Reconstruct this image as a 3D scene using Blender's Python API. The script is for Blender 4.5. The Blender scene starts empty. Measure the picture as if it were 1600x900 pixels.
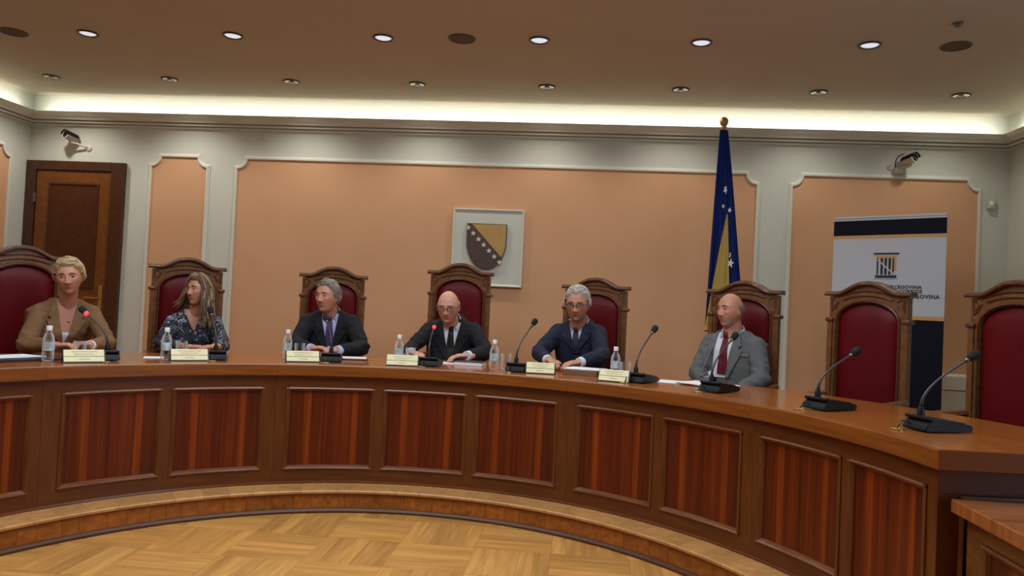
import bpy, bmesh, math, random
from mathutils import Vector, Matrix, noise
from mathutils.bvhtree import BVHTree
PI = math.pi
S = bpy.context.scene
COL = S.collection
RND = random.Random(7)

def lin(c):
    c = c / 255.0
    return c / 12.92 if c <= 0.04045 else ((c + 0.055) / 1.055) ** 2.4
def rgb(r, g, b): return (lin(r), lin(g), lin(b), 1.0)

# ------------------------------------------------------------------ camera
cd = bpy.data.cameras.new('camera'); cam = bpy.data.objects.new('camera', cd); COL.objects.link(cam)
cd.sensor_width = 36.0; cd.lens = 1197.0 / 1600.0 * 36.0; cd.clip_start = 0.05; cd.clip_end = 60
yaw, pitch, roll = 0.0906, 0.0245, 0.0466
fw = Vector((-math.sin(yaw) * math.cos(pitch), math.cos(yaw) * math.cos(pitch), math.sin(pitch)))
rt = Vector((math.cos(yaw), math.sin(yaw), 0)); up = rt.cross(fw)
r2 = rt * math.cos(roll) + up * math.sin(roll); u2 = up * math.cos(roll) - rt * math.sin(roll)
cam.matrix_world = Matrix(((r2.x, u2.x, -fw.x, 0), (r2.y, u2.y, -fw.y, 0), (r2.z, u2.z, -fw.z, 1.28), (0, 0, 0, 1)))
S.camera = cam

# ------------------------------------------------------------------ world, exposure
W = bpy.data.worlds.new('world'); S.world = W; W.use_nodes = True
W.node_tree.nodes['Background'].inputs[0].default_value = (0.55, 0.62, 0.8, 1)
W.node_tree.nodes['Background'].inputs[1].default_value = 0.15
S.view_settings.view_transform = 'Standard'; S.view_settings.look = 'None'
S.view_settings.exposure = 0.0; S.view_settings.gamma = 1.0; S.view_settings.use_curve_mapping = False
try:
    S.cycles.max_bounces = 6; S.cycles.diffuse_bounces = 4; S.cycles.glossy_bounces = 3
    S.cycles.transmission_bounces = 6; S.cycles.transparent_max_bounces = 8
    S.cycles.use_denoising = True; S.cycles.sample_clamp_indirect = 4.0
    S.cycles.caustics_reflective = False; S.cycles.caustics_refractive = False
except Exception: pass

# ------------------------------------------------------------------ large lights
def area(name, loc, rot, sx, sy, power, color, spread=PI):
    l = bpy.data.lights.new(name, 'AREA'); l.shape = 'RECTANGLE'; l.size = sx; l.size_y = sy
    l.energy = power; l.color = color; l.spread = spread
    o = bpy.data.objects.new(name, l); COL.objects.link(o); o.location = loc; o.rotation_euler = rot
    return o
H = 3.211            # ceiling height
XL, XR, YB, YF = -5.55, 3.75, 7.16, -4.0
WARM = (1.0, 0.80, 0.56); COOL = (0.72, 0.84, 1.0)
area('added_room_fill', (-0.9, 2.9, 3.15), (0, 0, 0), 4.4, 2.2, 150, (.80, .90, 1.0))  # added soft overhead fill, stands in for the room's general lighting
area('window_daylight', (3.60, 1.4, 1.75), (0, math.radians(128), 0), 1.7, 2.6, 45, (.58, .77, 1.0))
# cove lighting: lamp strips lying in the trough on top of the cornice
area('cove_lamp_back', (-0.9, 7.085, 2.972), (math.radians(116), 0, 0), 9.2, 0.03, 17.5, (1.0, 0.96, 0.86), 1.75)
area('cove_lamp_left', (XL + .075, 3.6, 2.972), (0, math.radians(116), 0), 0.03, 7.0, 12, (1.0, 0.95, 0.80), 1.75)
area('cove_lamp_right', (XR - .075, 3.6, 2.972), (0, math.radians(-116), 0), 0.03, 7.0, 12, (1.0, 0.95, 0.80), 1.75)
ROW1 = [-3.824 + 1.1474 * k for k in range(-1, 7)]
ROW2 = [-4.968 + 1.1474 * k for k in range(8)]
def spot(loc, power, color, ang, blend=0.6, rad=0.04, rot=(0, 0, 0)):
    l = bpy.data.lights.new('downlight_beam', 'SPOT'); l.energy = power; l.color = color
    l.spot_size = math.radians(ang); l.spot_blend = blend; l.shadow_soft_size = rad
    o = bpy.data.objects.new('downlight_beam', l); COL.objects.link(o); o.location = loc; o.rotation_euler = rot
    return o

# ------------------------------------------------------------------ materials
def mat(name, col=(0.5, 0.5, 0.5, 1), rough=0.5, metal=0.0, spec=0.5):
    m = bpy.data.materials.new(name); m.use_nodes = True
    b = m.node_tree.nodes['Principled BSDF']
    b.inputs['Base Color'].default_value = col; b.inputs['Roughness'].default_value = rough
    b.inputs['Metallic'].default_value = metal; b.inputs['Specular IOR Level'].default_value = spec
    return m
def nd(m, t, **kw):
    n = m.node_tree.nodes.new(t)
    for k, v in kw.items():
        if k in n.inputs: n.inputs[k].default_value = v
        else: setattr(n, k, v)
    return n
def lk(m, a, b): m.node_tree.links.new(a, b)
def bsdf(m): return m.node_tree.nodes['Principled BSDF']
def ramp(m, stops):
    r = nd(m, 'ShaderNodeValToRGB'); e = r.color_ramp.elements
    while len(e) < len(stops): e.new(0.5)
    for i, (p, c) in enumerate(stops): e[i].position = p; e[i].color = c
    return r
def noisy(name, c1, c2, scale=(8, 8, 8), rough=0.6, bump=0.0, coord='Object', detail=4, metal=0.0, spec=0.5, bscale=None):
    m = mat(name, c1, rough, metal, spec)
    tc = nd(m, 'ShaderNodeTexCoord'); mp = nd(m, 'ShaderNodeMapping'); mp.inputs['Scale'].default_value = scale
    lk(m, tc.outputs[coord], mp.inputs['Vector'])
    nz = nd(m, 'ShaderNodeTexNoise'); nz.inputs['Scale'].default_value = 1.0; nz.inputs['Detail'].default_value = detail
    lk(m, mp.outputs[0], nz.inputs['Vector'])
    r = ramp(m, [(0.3, c1), (0.7, c2)]); lk(m, nz.outputs[0], r.inputs[0]); lk(m, r.outputs[0], bsdf(m).inputs['Base Color'])
    if bump:
        bp = nd(m, 'ShaderNodeBump'); bp.inputs['Strength'].default_value = bump; bp.inputs['Distance'].default_value = 0.01
        if bscale:
            n2 = nd(m, 'ShaderNodeTexNoise'); n2.inputs['Scale'].default_value = bscale; lk(m, tc.outputs[coord], n2.inputs['Vector'])
            lk(m, n2.outputs[0], bp.inputs['Height'])
        else: lk(m, nz.outputs[0], bp.inputs['Height'])
        lk(m, bp.outputs[0], bsdf(m).inputs['Normal'])
    return m
M = {}
M['wall'] = noisy('cream_paint', rgb(202, 205, 194), rgb(206, 209, 198), (3, 3, 3), 0.75, 0.05, bscale=60)
M['trim'] = noisy('white_plaster', rgb(212, 212, 200), rgb(216, 216, 204), (4, 4, 4), 0.6)
M['peach'] = noisy('peach_paint', rgb(205, 157, 118), rgb(211, 163, 124), (2, 2, 2), 0.8, 0.05, bscale=60)
M['ceil'] = noisy('ceiling_paint', rgb(182, 172, 156), rgb(187, 177, 161), (2, 2, 2), 0.9)
def grain(name, c1, c2, c3, su, sv, rough=0.35, coord='UV', spec=0.5, rnd=0.0):
    """Wood whose fibres run along the second texture axis."""
    m = mat(name, c1, rough, 0, spec)
    tc = nd(m, 'ShaderNodeTexCoord'); mp = nd(m, 'ShaderNodeMapping'); mp.inputs['Scale'].default_value = (su, sv, su)
    lk(m, tc.outputs[coord], mp.inputs['Vector'])
    src = mp.outputs[0]
    if rnd:
        oi = nd(m, 'ShaderNodeObjectInfo'); va = nd(m, 'ShaderNodeVectorMath', operation='ADD')
        ml = nd(m, 'ShaderNodeMath', operation='MULTIPLY'); ml.inputs[1].default_value = 37.0
        lk(m, oi.outputs['Random'], ml.inputs[0]); lk(m, src, va.inputs[0]); lk(m, ml.outputs[0], va.inputs[1]); src = va.outputs[0]
    nz = nd(m, 'ShaderNodeTexNoise'); nz.inputs['Scale'].default_value = 1.0; nz.inputs['Detail'].default_value = 5; nz.inputs['Distortion'].default_value = 0.3
    lk(m, src, nz.inputs['Vector'])
    r = ramp(m, [(0.28, c1), (0.52, c2), (0.75, c3)]); lk(m, nz.outputs[0], r.inputs[0])
    out = r.outputs[0]
    if rnd:
        hv = nd(m, 'ShaderNodeHueSaturation'); mr = nd(m, 'ShaderNodeMapRange'); mr.inputs['To Min'].default_value = 1 - rnd; mr.inputs['To Max'].default_value = 1 + rnd
        lk(m, oi.outputs['Random'], mr.inputs['Value']); lk(m, mr.outputs[0], hv.inputs['Value']); lk(m, out, hv.inputs['Color']); out = hv.outputs[0]
    lk(m, out, bsdf(m).inputs['Base Color'])
    bp = nd(m, 'ShaderNodeBump'); bp.inputs['Strength'].default_value = 0.06; bp.inputs['Distance'].default_value = 0.004
    lk(m, nz.outputs[0], bp.inputs['Height']); lk(m, bp.outputs[0], bsdf(m).inputs['Normal'])
    return m
M['top'] = grain('varnished_oak_top', rgb(138, 76, 30), rgb(154, 88, 36), rgb(166, 98, 42), 3, 28, 0.16)
M['edge'] = grain('oak_edge_band', rgb(112, 58, 18), rgb(128, 70, 23), rgb(142, 80, 28), 2.5, 45, 0.3)
M['frame'] = grain('dark_oak_frame', rgb(82, 40, 12), rgb(95, 48, 15), rgb(108, 57, 19), 22, 3, 0.32)
M['rail'] = grain('dark_oak_rail', rgb(82, 40, 12), rgb(95, 48, 15), rgb(108, 57, 19), 3, 30, 0.32)
M['mould'] = grain('oak_moulding', rgb(96, 52, 26), rgb(112, 64, 34), rgb(124, 74, 42), 6, 40, 0.22)
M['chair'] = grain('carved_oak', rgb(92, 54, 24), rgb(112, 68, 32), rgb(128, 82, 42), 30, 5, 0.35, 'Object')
M['chairdark'] = grain('carved_oak_dark_moulding', rgb(78, 42, 22), rgb(92, 52, 27), rgb(104, 62, 34), 30, 5, 0.35, 'Object')  # darker oak for the chair mouldings and back board
M['doorw'] = grain('stained_door_wood', rgb(100, 54, 15), rgb(114, 64, 20), rgb(126, 74, 26), 26, 3, 0.4, 'Object')
M['doord'] = grain('dark_door_panel', rgb(66, 29, 6), rgb(74, 35, 8), rgb(84, 42, 11), 26, 3, 0.4, 'Object')
M['doorf'] = grain('dark_door_frame', rgb(62, 30, 12), rgb(70, 36, 15), rgb(80, 43, 19), 26, 3, 0.4, 'Object')
M['stave'] = grain('parquet_stave', rgb(176, 122, 60), rgb(192, 138, 72), rgb(206, 154, 88), 3, 30, 0.33, 'Object', rnd=0.16)
M['riser'] = grain('riser_oak', rgb(130, 70, 23), rgb(152, 87, 32), rgb(172, 104, 44), 30, 4, 0.36, 'Object', rnd=0.22)
M['nosing'] = grain('nosing_oak', rgb(172, 120, 66), rgb(186, 134, 78), rgb(198, 148, 92), 20, 20, 0.3, 'Object', rnd=0.1)
M['shoe'] = mat('dark_shoe_moulding', rgb(84, 48, 24), 0.42, 0, .3)
# bookmatched veneer of the bench panels: u runs 0..1 across each panel
def veneer():
    m = mat('striped_veneer', rgb(90, 30, 8), 0.34, 0, .3)
    uv = nd(m, 'ShaderNodeTexCoord'); sp = nd(m, 'ShaderNodeSeparateXYZ'); lk(m, uv.outputs['UV'], sp.inputs[0])
    oi = nd(m, 'ShaderNodeObjectInfo')
    wv = nd(m, 'ShaderNodeTexNoise'); wv.inputs['Scale'].default_value = 2.0; lk(m, uv.outputs['UV'], wv.inputs['Vector'])
    ad = nd(m, 'ShaderNodeMath', operation='MULTIPLY_ADD'); ad.inputs[1].default_value = 0.03
    lk(m, wv.outputs[0], ad.inputs[0]); lk(m, sp.outputs[0], ad.inputs[2])
    r = ramp(m, [(0.0, rgb(75, 28, 9)), (0.15, rgb(90, 31, 9)), (0.215, rgb(93, 33, 9)), (0.235, rgb(126, 53, 14)), (0.285, rgb(129, 54, 14)),
                 (0.31, rgb(91, 30, 8)), (0.40, rgb(102, 38, 11)), (0.50, rgb(88, 28, 8)), (0.66, rgb(106, 41, 12)), (0.745, rgb(93, 31, 8)), (0.765, rgb(127, 54, 14)),
                 (0.815, rgb(124, 51, 13)), (0.835, rgb(88, 31, 9)), (1.0, rgb(77, 30, 9))])
    lk(m, ad.outputs[0], r.inputs[0])
    cb = nd(m, 'ShaderNodeCombineXYZ'); mu = nd(m, 'ShaderNodeMath', operation='MULTIPLY'); mu.inputs[1].default_value = 34
    mv = nd(m, 'ShaderNodeMath', operation='MULTIPLY'); mv.inputs[1].default_value = 1.2
    mo = nd(m, 'ShaderNodeMath', operation='MULTIPLY'); mo.inputs[1].default_value = 50
    lk(m, sp.outputs[0], mu.inputs[0]); lk(m, sp.outputs[1], mv.inputs[0]); lk(m, oi.outputs['Random'], mo.inputs[0])
    lk(m, mu.outputs[0], cb.inputs[0]); lk(m, mv.outputs[0], cb.inputs[1]); lk(m, mo.outputs[0], cb.inputs[2])
    nz = nd(m, 'ShaderNodeTexNoise'); nz.inputs['Scale'].default_value = 1.0; nz.inputs['Detail'].default_value = 6; lk(m, cb.outputs[0], nz.inputs['Vector'])
    g = ramp(m, [(0.3, (0.62, 0.62, 0.62, 1)), (0.7, (1.3, 1.3, 1.3, 1))]); lk(m, nz.outputs[0], g.inputs[0])
    mx = nd(m, 'ShaderNodeMix', data_type='RGBA', blend_type='MULTIPLY'); mx.inputs[0].default_value = 1.0
    lk(m, r.outputs[0], mx.inputs[6]); lk(m, g.outputs[0], mx.inputs[7]); lk(m, mx.outputs[2], bsdf(m).inputs['Base Color'])
    return m
M['veneer'] = veneer()
M['leather'] = noisy('red_leather', rgb(88, 8, 13), rgb(96, 11, 17), (6, 6, 6), 0.42, 0.08, bscale=220, spec=.16)
M['black'] = mat('black_plastic', rgb(12, 12, 15), 0.45, 0, .35)
M['blacksoft'] = noisy('black_foam', rgb(14, 14, 16), rgb(24, 24, 26), (200, 200, 200), 0.9, 0.3)
M['steel'] = mat('grey_metal', rgb(120, 116, 114), 0.35, 0.8)
M['stem'] = mat('dark_gooseneck_metal', rgb(70, 66, 66), 0.35, 0.6)
M['brass'] = mat('brass', rgb(196, 160, 96), 0.3, 0.9)
M['plate'] = noisy('pale_brass_plate', rgb(166, 154, 116), rgb(174, 162, 124), (40, 4, 4), 0.32, metal=0.35)
M['paper'] = mat('white_paper', rgb(226, 226, 230), 0.7)
M['ink'] = mat('black_ink', rgb(34, 32, 34), 0.6)
M['greyink'] = mat('engraved_lettering', rgb(126, 112, 74), 0.6)
M['whitecap'] = mat('white_plastic', rgb(230, 230, 228), 0.4)
M['bottlelabel'] = noisy('bottle_label', rgb(214, 220, 220), rgb(120, 146, 140), (60, 60, 30), 0.5)
def glass(name, col, refl):
    m = mat(name, (.95, .96, .97, 1), 0.04); t = nd(m, 'ShaderNodeBsdfTransparent'); t.inputs[0].default_value = col
    fz = nd(m, 'ShaderNodeLayerWeight'); fz.inputs['Blend'].default_value = refl
    ms = nd(m, 'ShaderNodeMixShader'); lk(m, fz.outputs['Facing'], ms.inputs[0]); lk(m, t.outputs[0], ms.inputs[1]); lk(m, bsdf(m).outputs[0], ms.inputs[2])
    lk(m, ms.outputs[0], m.node_tree.nodes['Material Output'].inputs[0]); return m
M['glass'] = glass('clear_glass', (.93, .94, .93, 1), .22)
M['pet'] = glass('clear_bottle_plastic', (.90, .92, .93, 1), .42)
M['led'] = mat('red_ring_light', rgb(255, 60, 70), 0.4)
bsdf(M['led']).inputs['Emission Color'].default_value = (1, 0.05, 0.07, 1); bsdf(M['led']).inputs['Emission Strength'].default_value = 1.6
M['lampglow'] = mat('lit_lamp_glass', rgb(235, 240, 245), 0.4)
bsdf(M['lampglow']).inputs['Emission Color'].default_value = (0.72, 0.84, 1, 1); bsdf(M['lampglow']).inputs['Emission Strength'].default_value = 0.75
M['reflector'] = mat('lamp_reflector', rgb(214, 216, 214), 0.22, 0.7)
M['lampdark'] = mat('dark_lamp_core', rgb(52, 50, 48), 0.4)
M['ringdark'] = mat('bronze_lamp_ring', rgb(84, 72, 60), 0.5, 0.3)
M['grille'] = noisy('brown_speaker_grille', rgb(82, 60, 44), rgb(90, 66, 50), (300, 300, 300), 0.8, 0.2)
M['board'] = noisy('pale_grey_board', rgb(196, 198, 188), rgb(202, 204, 194), (3, 3, 3), 0.55)
M['shielddark'] = noisy('dark_bronze', rgb(72, 54, 46), rgb(80, 60, 50), (30, 30, 30), 0.45, metal=0.3)
M['gold'] = noisy('matt_gold', rgb(168, 132, 72), rgb(180, 144, 84), (10, 10, 10), 0.45, metal=0.4)
M['silverstar'] = mat('pale_metal_star', rgb(206, 196, 178), 0.4, 0.2)
M['flagblue'] = noisy('blue_flag_cloth', rgb(24, 50, 132), rgb(30, 58, 142), (20, 20, 5), 0.75)
M['flagyellow'] = noisy('yellow_flag_cloth', rgb(230, 198, 104), rgb(238, 206, 112), (20, 20, 5), 0.75)
M['flagwhite'] = mat('white_flag_star', rgb(222, 222, 224), 0.75)
M['navy'] = mat('navy_print', rgb(11, 13, 30), 0.7, 0, .2)
M['banner'] = mat('white_banner_vinyl', rgb(196, 200, 208), 0.5)
M['bannergold'] = mat('gold_print', rgb(206, 160, 92), 0.5)
M['camwhite'] = mat('cream_camera_plastic', rgb(206, 198, 180), 0.5)
M['lens'] = mat('camera_lens_black', rgb(10, 9, 8), 0.15)
M['bookbrown'] = mat('brown_book_cover', rgb(120, 84, 58), 0.5)
M['bookdark'] = mat('dark_book_cover', rgb(44, 34, 34), 0.45)
M['folder'] = mat('black_folder', rgb(40, 40, 46), 0.4)
M['redcard'] = mat('red_card', rgb(150, 44, 52), 0.5)
M['windowglass'] = mat('window_pane', rgb(180, 200, 230), 0.1)

# ------------------------------------------------------------------ object helpers
def link(name, me, parent=None):
    o = bpy.data.objects.new(name, me); COL.objects.link(o)
    if parent is not None: o.parent = parent
    return o
def tag(o, label, cat, group=None):
    o['label'] = label; o['category'] = cat
    if group: o['group'] = group
    return o
def struct(o): o['kind'] = 'structure'; return o
def empty(name, loc, rz, label, cat, group=None):
    o = bpy.data.objects.new(name, None); COL.objects.link(o); o.location = loc; o.rotation_euler = (0, 0, rz); o.empty_display_size = 0.1
    return tag(o, label, cat, group)
def obj(name, bm, m, parent=None, smooth=False, angle=None):
    me = bpy.data.meshes.new(name)
    bmesh.ops.recalc_face_normals(bm, faces=bm.faces)
    bm.to_mesh(me); bm.free()
    for x in (m if isinstance(m, (list, tuple)) else [m]): me.materials.append(x)
    if smooth:
        me.polygons.foreach_set('use_smooth', [True] * len(me.polygons))
        if angle is not None:
            try: me.set_sharp_from_angle(angle=math.radians(angle))
            except Exception: pass
    return link(name, me, parent)
def copy_tree(o, parent=None):
    c = o.copy(); COL.objects.link(c); c.parent = parent
    for ch in list(o.children): copy_tree(ch, c)
    return c
NB = bmesh.new
def box(bm, lo, hi, bevel=0.0, mx=None, mi=0):
    c = [(a + b) / 2 for a, b in zip(lo, hi)]; s = [abs(b - a) for a, b in zip(lo, hi)]
    r = bmesh.ops.create_cube(bm, size=1.0, matrix=Matrix.Translation(c) @ Matrix.Diagonal((*s, 1)))
    vs = r['verts']; fs = {f for v in vs for f in v.link_faces}
    if mi:
        for f in fs: f.material_index = mi
    if bevel:
        es = list({e for v in vs for e in v.link_edges})
        q = bmesh.ops.bevel(bm, geom=es, offset=bevel, segments=2, affect='EDGES', profile=0.5)
        vs = list({v for f in q['faces'] for v in f.verts} | {v for v in vs if v.is_valid})
    if mx is not None: bmesh.ops.transform(bm, matrix=mx, verts=[v for v in vs if v.is_valid])
    return bm
def tube(bm, pts, rad, n=8, caps=True, mi=0, closed=False):
    pts = [Vector(p) for p in pts]; N = len(pts)
    rad = rad if isinstance(rad, (list, tuple)) else [rad] * N
    rings = []; prev = None
    for i, p in enumerate(pts):
        if closed: d = pts[(i + 1) % N] - pts[i - 1]
        else: d = pts[min(i + 1, N - 1)] - pts[max(i - 1, 0)]
        d.normalize()
        if prev is None:
            a = Vector((0, 0, 1)) if abs(d.z) < 0.9 else Vector((1, 0, 0)); x = d.cross(a).normalized()
        else:
            x = prev - d * prev.dot(d)
            if x.length < 1e-6: x = d.orthogonal()
            x.normalize()
        prev = x; y = d.cross(x)
        rings.append([bm.verts.new(p + (x * math.cos(2 * PI * k / n) + y * math.sin(2 * PI * k / n)) * rad[i]) for k in range(n)])
    for i in range(N if closed else N - 1):
        a, b = rings[i], rings[(i + 1) % N]
        for k in range(n):
            f = bm.faces.new((a[k], a[(k + 1) % n], b[(k + 1) % n], b[k])); f.material_index = mi
    if caps and not closed:
        bm.faces.new(rings[0][::-1]).material_index = mi; bm.faces.new(rings[-1]).material_index = mi
    return bm
def lathe(bm, prof, n=24, mx=None, mi=0):
    """prof: list of (radius, z); radius 0 closes at a pole."""
    rings = []; new = []
    for r, z in prof:
        if r <= 1e-6: v = bm.verts.new((0, 0, z)); rings.append([v]); new.append(v)
        else:
            rg = [bm.verts.new((r * math.cos(2 * PI * k / n), r * math.sin(2 * PI * k / n), z)) for k in range(n)]; rings.append(rg); new += rg
    for a, b in zip(rings, rings[1:]):
        for k in range(n):
            k2 = (k + 1) % n
            if len(a) == 1 and len(b) == 1: continue
            if len(a) == 1: f = bm.faces.new((a[0], b[k], b[k2]))
            elif len(b) == 1: f = bm.faces.new((a[k], a[k2], b[0]))
            else: f = bm.faces.new((a[k], a[k2], b[k2], b[k]))
            f.material_index = mi
    if mx is not None: bmesh.ops.transform(bm, matrix=mx, verts=new)
    return bm
def ellipsoid(bm, c, r, mx=None, nu=16, nv=12):
    prof = [(math.sin(PI * i / nv), -math.cos(PI * i / nv)) for i in range(nv + 1)]; prof[0] = (0, -1); prof[-1] = (0, 1)
    m4 = Matrix.Translation(c) @ (mx if mx is not None else Matrix.Identity(4)) @ Matrix.Diagonal((*r, 1))
    return lathe(bm, prof, nu, m4)
def capsule(bm, p0, r0, p1, r1, n=16):
    p0 = Vector(p0); p1 = Vector(p1); d = p1 - p0; L = d.length; d.normalize()
    pts = []; rr = []
    for k in range(5): a = PI / 2 * k / 4; pts.append(p0 - d * r0 * math.cos(a)); rr.append(max(1e-4, r0 * math.sin(a)))
    for k in range(1, 6): t = k / 6; pts.append(p0.lerp(p1, t)); rr.append(r0 + (r1 - r0) * t)
    for k in range(5): a = PI / 2 * k / 4; pts.append(p1 + d * r1 * math.sin(a)); rr.append(max(1e-4, r1 * math.cos(a)))
    return tube(bm, pts, rr, n)
def prism(bm, outline, y0, y1, mi=0, mx=None):
    """outline in the x-z plane, extruded along y (ngon caps)."""
    a = [bm.verts.new((x, y0, z)) for x, z in outline]; b = [bm.verts.new((x, y1, z)) for x, z in outline]
    bm.faces.new(a).material_index = mi; bm.faces.new(b[::-1]).material_index = mi
    for i in range(len(a)):
        j = (i + 1) % len(a); bm.faces.new((a[i], b[i], b[j], a[j])).material_index = mi
    if mx is not None: bmesh.ops.transform(bm, matrix=mx, verts=a + b)
    return bm
def sweep(bm, path, prof, closed=False, uvscale=1.0, mi=0):
    """path: list of frames (origin, side, upv); prof: closed list of (s, u). Caps when open."""
    uvl = bm.loops.layers.uv.verify(); rings = []; L = [0.0]
    for i, (o, s, u) in enumerate(path):
        rings.append([bm.verts.new(o + s * a + u * b) for a, b in prof])
        if i: L.append(L[-1] + (path[i][0] - path[i - 1][0]).length)
    n = len(prof); pl = [0.0]
    for k in range(n): pl.append(pl[-1] + math.dist(prof[k], prof[(k + 1) % n]))
    N = len(path)
    for i in range(N if closed else N - 1):
        a, b = rings[i], rings[(i + 1) % N]
        l0 = L[i]; l1 = L[i + 1] if i + 1 < N else L[i] + (path[0][0] - path[i][0]).length
        for k in range(n):
            k2 = (k + 1) % n
            f = bm.faces.new((a[k], a[k2], b[k2], b[k])); f.material_index = mi
            for lp, w in zip(f.loops, ((l0, pl[k]), (l0, pl[k + 1]), (l1, pl[k + 1]), (l1, pl[k]))): lp[uvl].uv = (w[0] * uvscale, w[1] * uvscale)
    if not closed: bm.faces.new(rings[0][::-1]).material_index = mi; bm.faces.new(rings[-1]).material_index = mi
    return bm

# ------------------------------------------------------------------ the bench curve
BX, BY, RT, ZT, ZD = -0.951, 2.3554, 2.26, 0.867, 0.133
def gcurve(t): return .1131 * math.cos(2 * t) + .0581 * math.sin(2 * t) + .0011 * math.cos(3 * t) - .0316 * math.sin(3 * t)
def bp(t, off, z):
    t = math.radians(t); r = RT + gcurve(t) + off
    return Vector((BX + r * math.sin(t), BY + r * math.cos(t), z))
def bn(t): t = math.radians(t); return Vector((math.sin(t), math.cos(t), 0))
def bt(t): t = math.radians(t); return Vector((math.cos(t), -math.sin(t), 0))
def brz(t): return -math.radians(t)
def arc(bm, prof, t0, t1, n=24, sk0=0.0, sk1=0.0, unit=False, mi=0):
    """closed profile [(off, z)] swept along the bench curve from t0 to t1 degrees (ends may be skewed by off)."""
    uvl = bm.loops.layers.uv.verify(); rings = []; L = [0.0]
    for i in range(n + 1):
        s = i / n
        rings.append([bm.verts.new(bp(t0 + sk0 * o + (t1 + sk1 * o - t0 - sk0 * o) * s, o, z)) for o, z in prof])
        if i: L.append(L[-1] + (rings[i][0].co - rings[i - 1][0].co).length)
    m = len(prof); pl = [0.0]
    for k in range(m): pl.append(pl[-1] + math.dist(prof[k], prof[(k + 1) % m]))
    for i in range(n):
        for k in range(m):
            k2 = (k + 1) % m
            f = bm.faces.new((rings[i][k], rings[i][k2], rings[i + 1][k2], rings[i + 1][k])); f.material_index = mi
            for lp, w in zip(f.loops, ((L[i], pl[k]), (L[i], pl[k + 1]), (L[i + 1], pl[k + 1]), (L[i + 1], pl[k]))):
                lp[uvl].uv = (w[0] / L[-1], w[1]) if unit else w
    bm.faces.new(rings[0][::-1]).material_index = mi; bm.faces.new(rings[-1]).material_index = mi
    return bm

# ================================================================== room shell
def planar_sweep(bm, pts, prof, org, ux, uz, un, closed=True, mi=0):
    """moulding with profile (side, height) along a polyline drawn in the plane org + x*ux + z*uz, height along un."""
    n = len(pts); path = []
    for i, p in enumerate(pts):
        a = Vector(pts[i - 1]) if (closed or i > 0) else None
        b = Vector(pts[(i + 1) % n]) if (closed or i < n - 1) else None
        p = Vector(p)
        d1 = (p - a).normalized() if a is not None else (b - p).normalized()
        d2 = (b - p).normalized() if b is not None else d1
        n1 = Vector((-d1.y, d1.x)); n2 = Vector((-d2.y, d2.x)); m = (n1 + n2)
        m = m.normalized() if m.length > 1e-6 else n1
        m = m / max(0.35, m.dot(n1))
        path.append((org + ux * p.x + uz * p.y, ux * m.x + uz * m.y, un))
    return sweep(bm, path, prof, closed, mi=mi)
UX, UY, UZ = Vector((1, 0, 0)), Vector((0, 1, 0)), Vector((0, 0, 1))

struct(obj('floor', box(NB(), (XL - .1, YF, -0.2), (XR + .1, YB + .14, -0.012)), M['stave']))
flo = bpy.data.objects['floor']
struct(obj('ceiling', box(NB(), (XL - .1, YF, H), (XR + .05, YB + .14, H + .12)), M['ceil']))
CT = 2.95
b = NB(); box(b, (XL - .1, YB, -.2), (XR + .1, YB + .3, CT)); box(b, (XL - .25, YB + .14, CT - .02), (XR + .25, YB + .3, H + .1)); wb = struct(obj('wall_back', b, M['wall']))
b = NB(); box(b, (XL - .3, YF, -.2), (XL, YB, CT)); box(b, (XL - .3, YF, CT - .02), (XL - .1, YB + .2, H + .1)); wl = struct(obj('wall_left', b, M['wall']))
b = NB(); box(b, (XR, YF, -.2), (XR + .3, YB, CT)); box(b, (XR + .05, YF, CT - .02), (XR + .3, YB + .2, H + .1)); wr = struct(obj('wall_right', b, M['wall']))
struct(obj('wall_front', box(NB(), (XL - .3, YF - .2, -.2), (XR + .3, YF, H + .1)), M['wall']))
# cornice: a stepped moulding mitred round the three walls, its top edge hiding the cove lamps
prof = [(0, 2.872), (.030, 2.873), (.030, 2.886), (.010, 2.888), (.010, 2.894), (.060, 2.895), (.062, 2.911), (.032, 2.913), (.032, 2.920), (.086, 2.921), (.090, 2.936), (.112, 2.954), (.124, 2.992), (.100, 2.992), (.088, 2.957), (0, 2.953)]
b = NB(); rings = []
for cx, cy, sx, sy in ((XL, YF, 1, 0), (XL, YB, 1, -1), (XR, YB, -1, -1), (XR, YF, -1, 0)):
    rings.append([b.verts.new((cx + sx * d, cy + sy * d, z)) for d, z in prof])
for r0, r1 in zip(rings, rings[1:]):
    for k in range(len(prof)): b.faces.new((r0[k], r0[(k + 1) % len(prof)], r1[(k + 1) % len(prof)], r1[k]))
b.faces.new(rings[0]); b.faces.new(rings[-1][::-1])
struct(obj('trim_1', b, M['trim']))
# wall panels: peach fields with scooped upper corners inside white mouldings
def wall_panel(parent, x0, x1, z0, z1, org, ux, un, r=0.097):
    pts = [(x0, z0), (x1, z0)]
    for k in range(7): a = PI / 2 * k / 6; pts.append((x1 - r * math.sin(a), z1 - r * math.cos(a)))
    for k in range(7): a = PI / 2 * k / 6; pts.append((x0 + r * math.cos(a), z1 - r * math.sin(a)))
    b = NB(); vs = [b.verts.new(org + ux * p[0] + UZ * p[1] + un * .003) for p in pts]; b.faces.new(vs)
    vb = [b.verts.new(v.co - un * .003) for v in vs]
    for i in range(len(vs)): b.faces.new((vs[i], vs[(i + 1) % len(vs)], vb[(i + 1) % len(vs)], vb[i]))
    pn = obj('panel', b, M['peach'], parent)
    b = NB(); planar_sweep(b, pts, [(-.030, 0), (-.030, .009), (-.019, .013), (-.013, .022), (.002, .022), (.007, .012), (.007, 0)], org, ux, UZ, un)
    obj('panel_moulding', b, M['trim'], pn)
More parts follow.
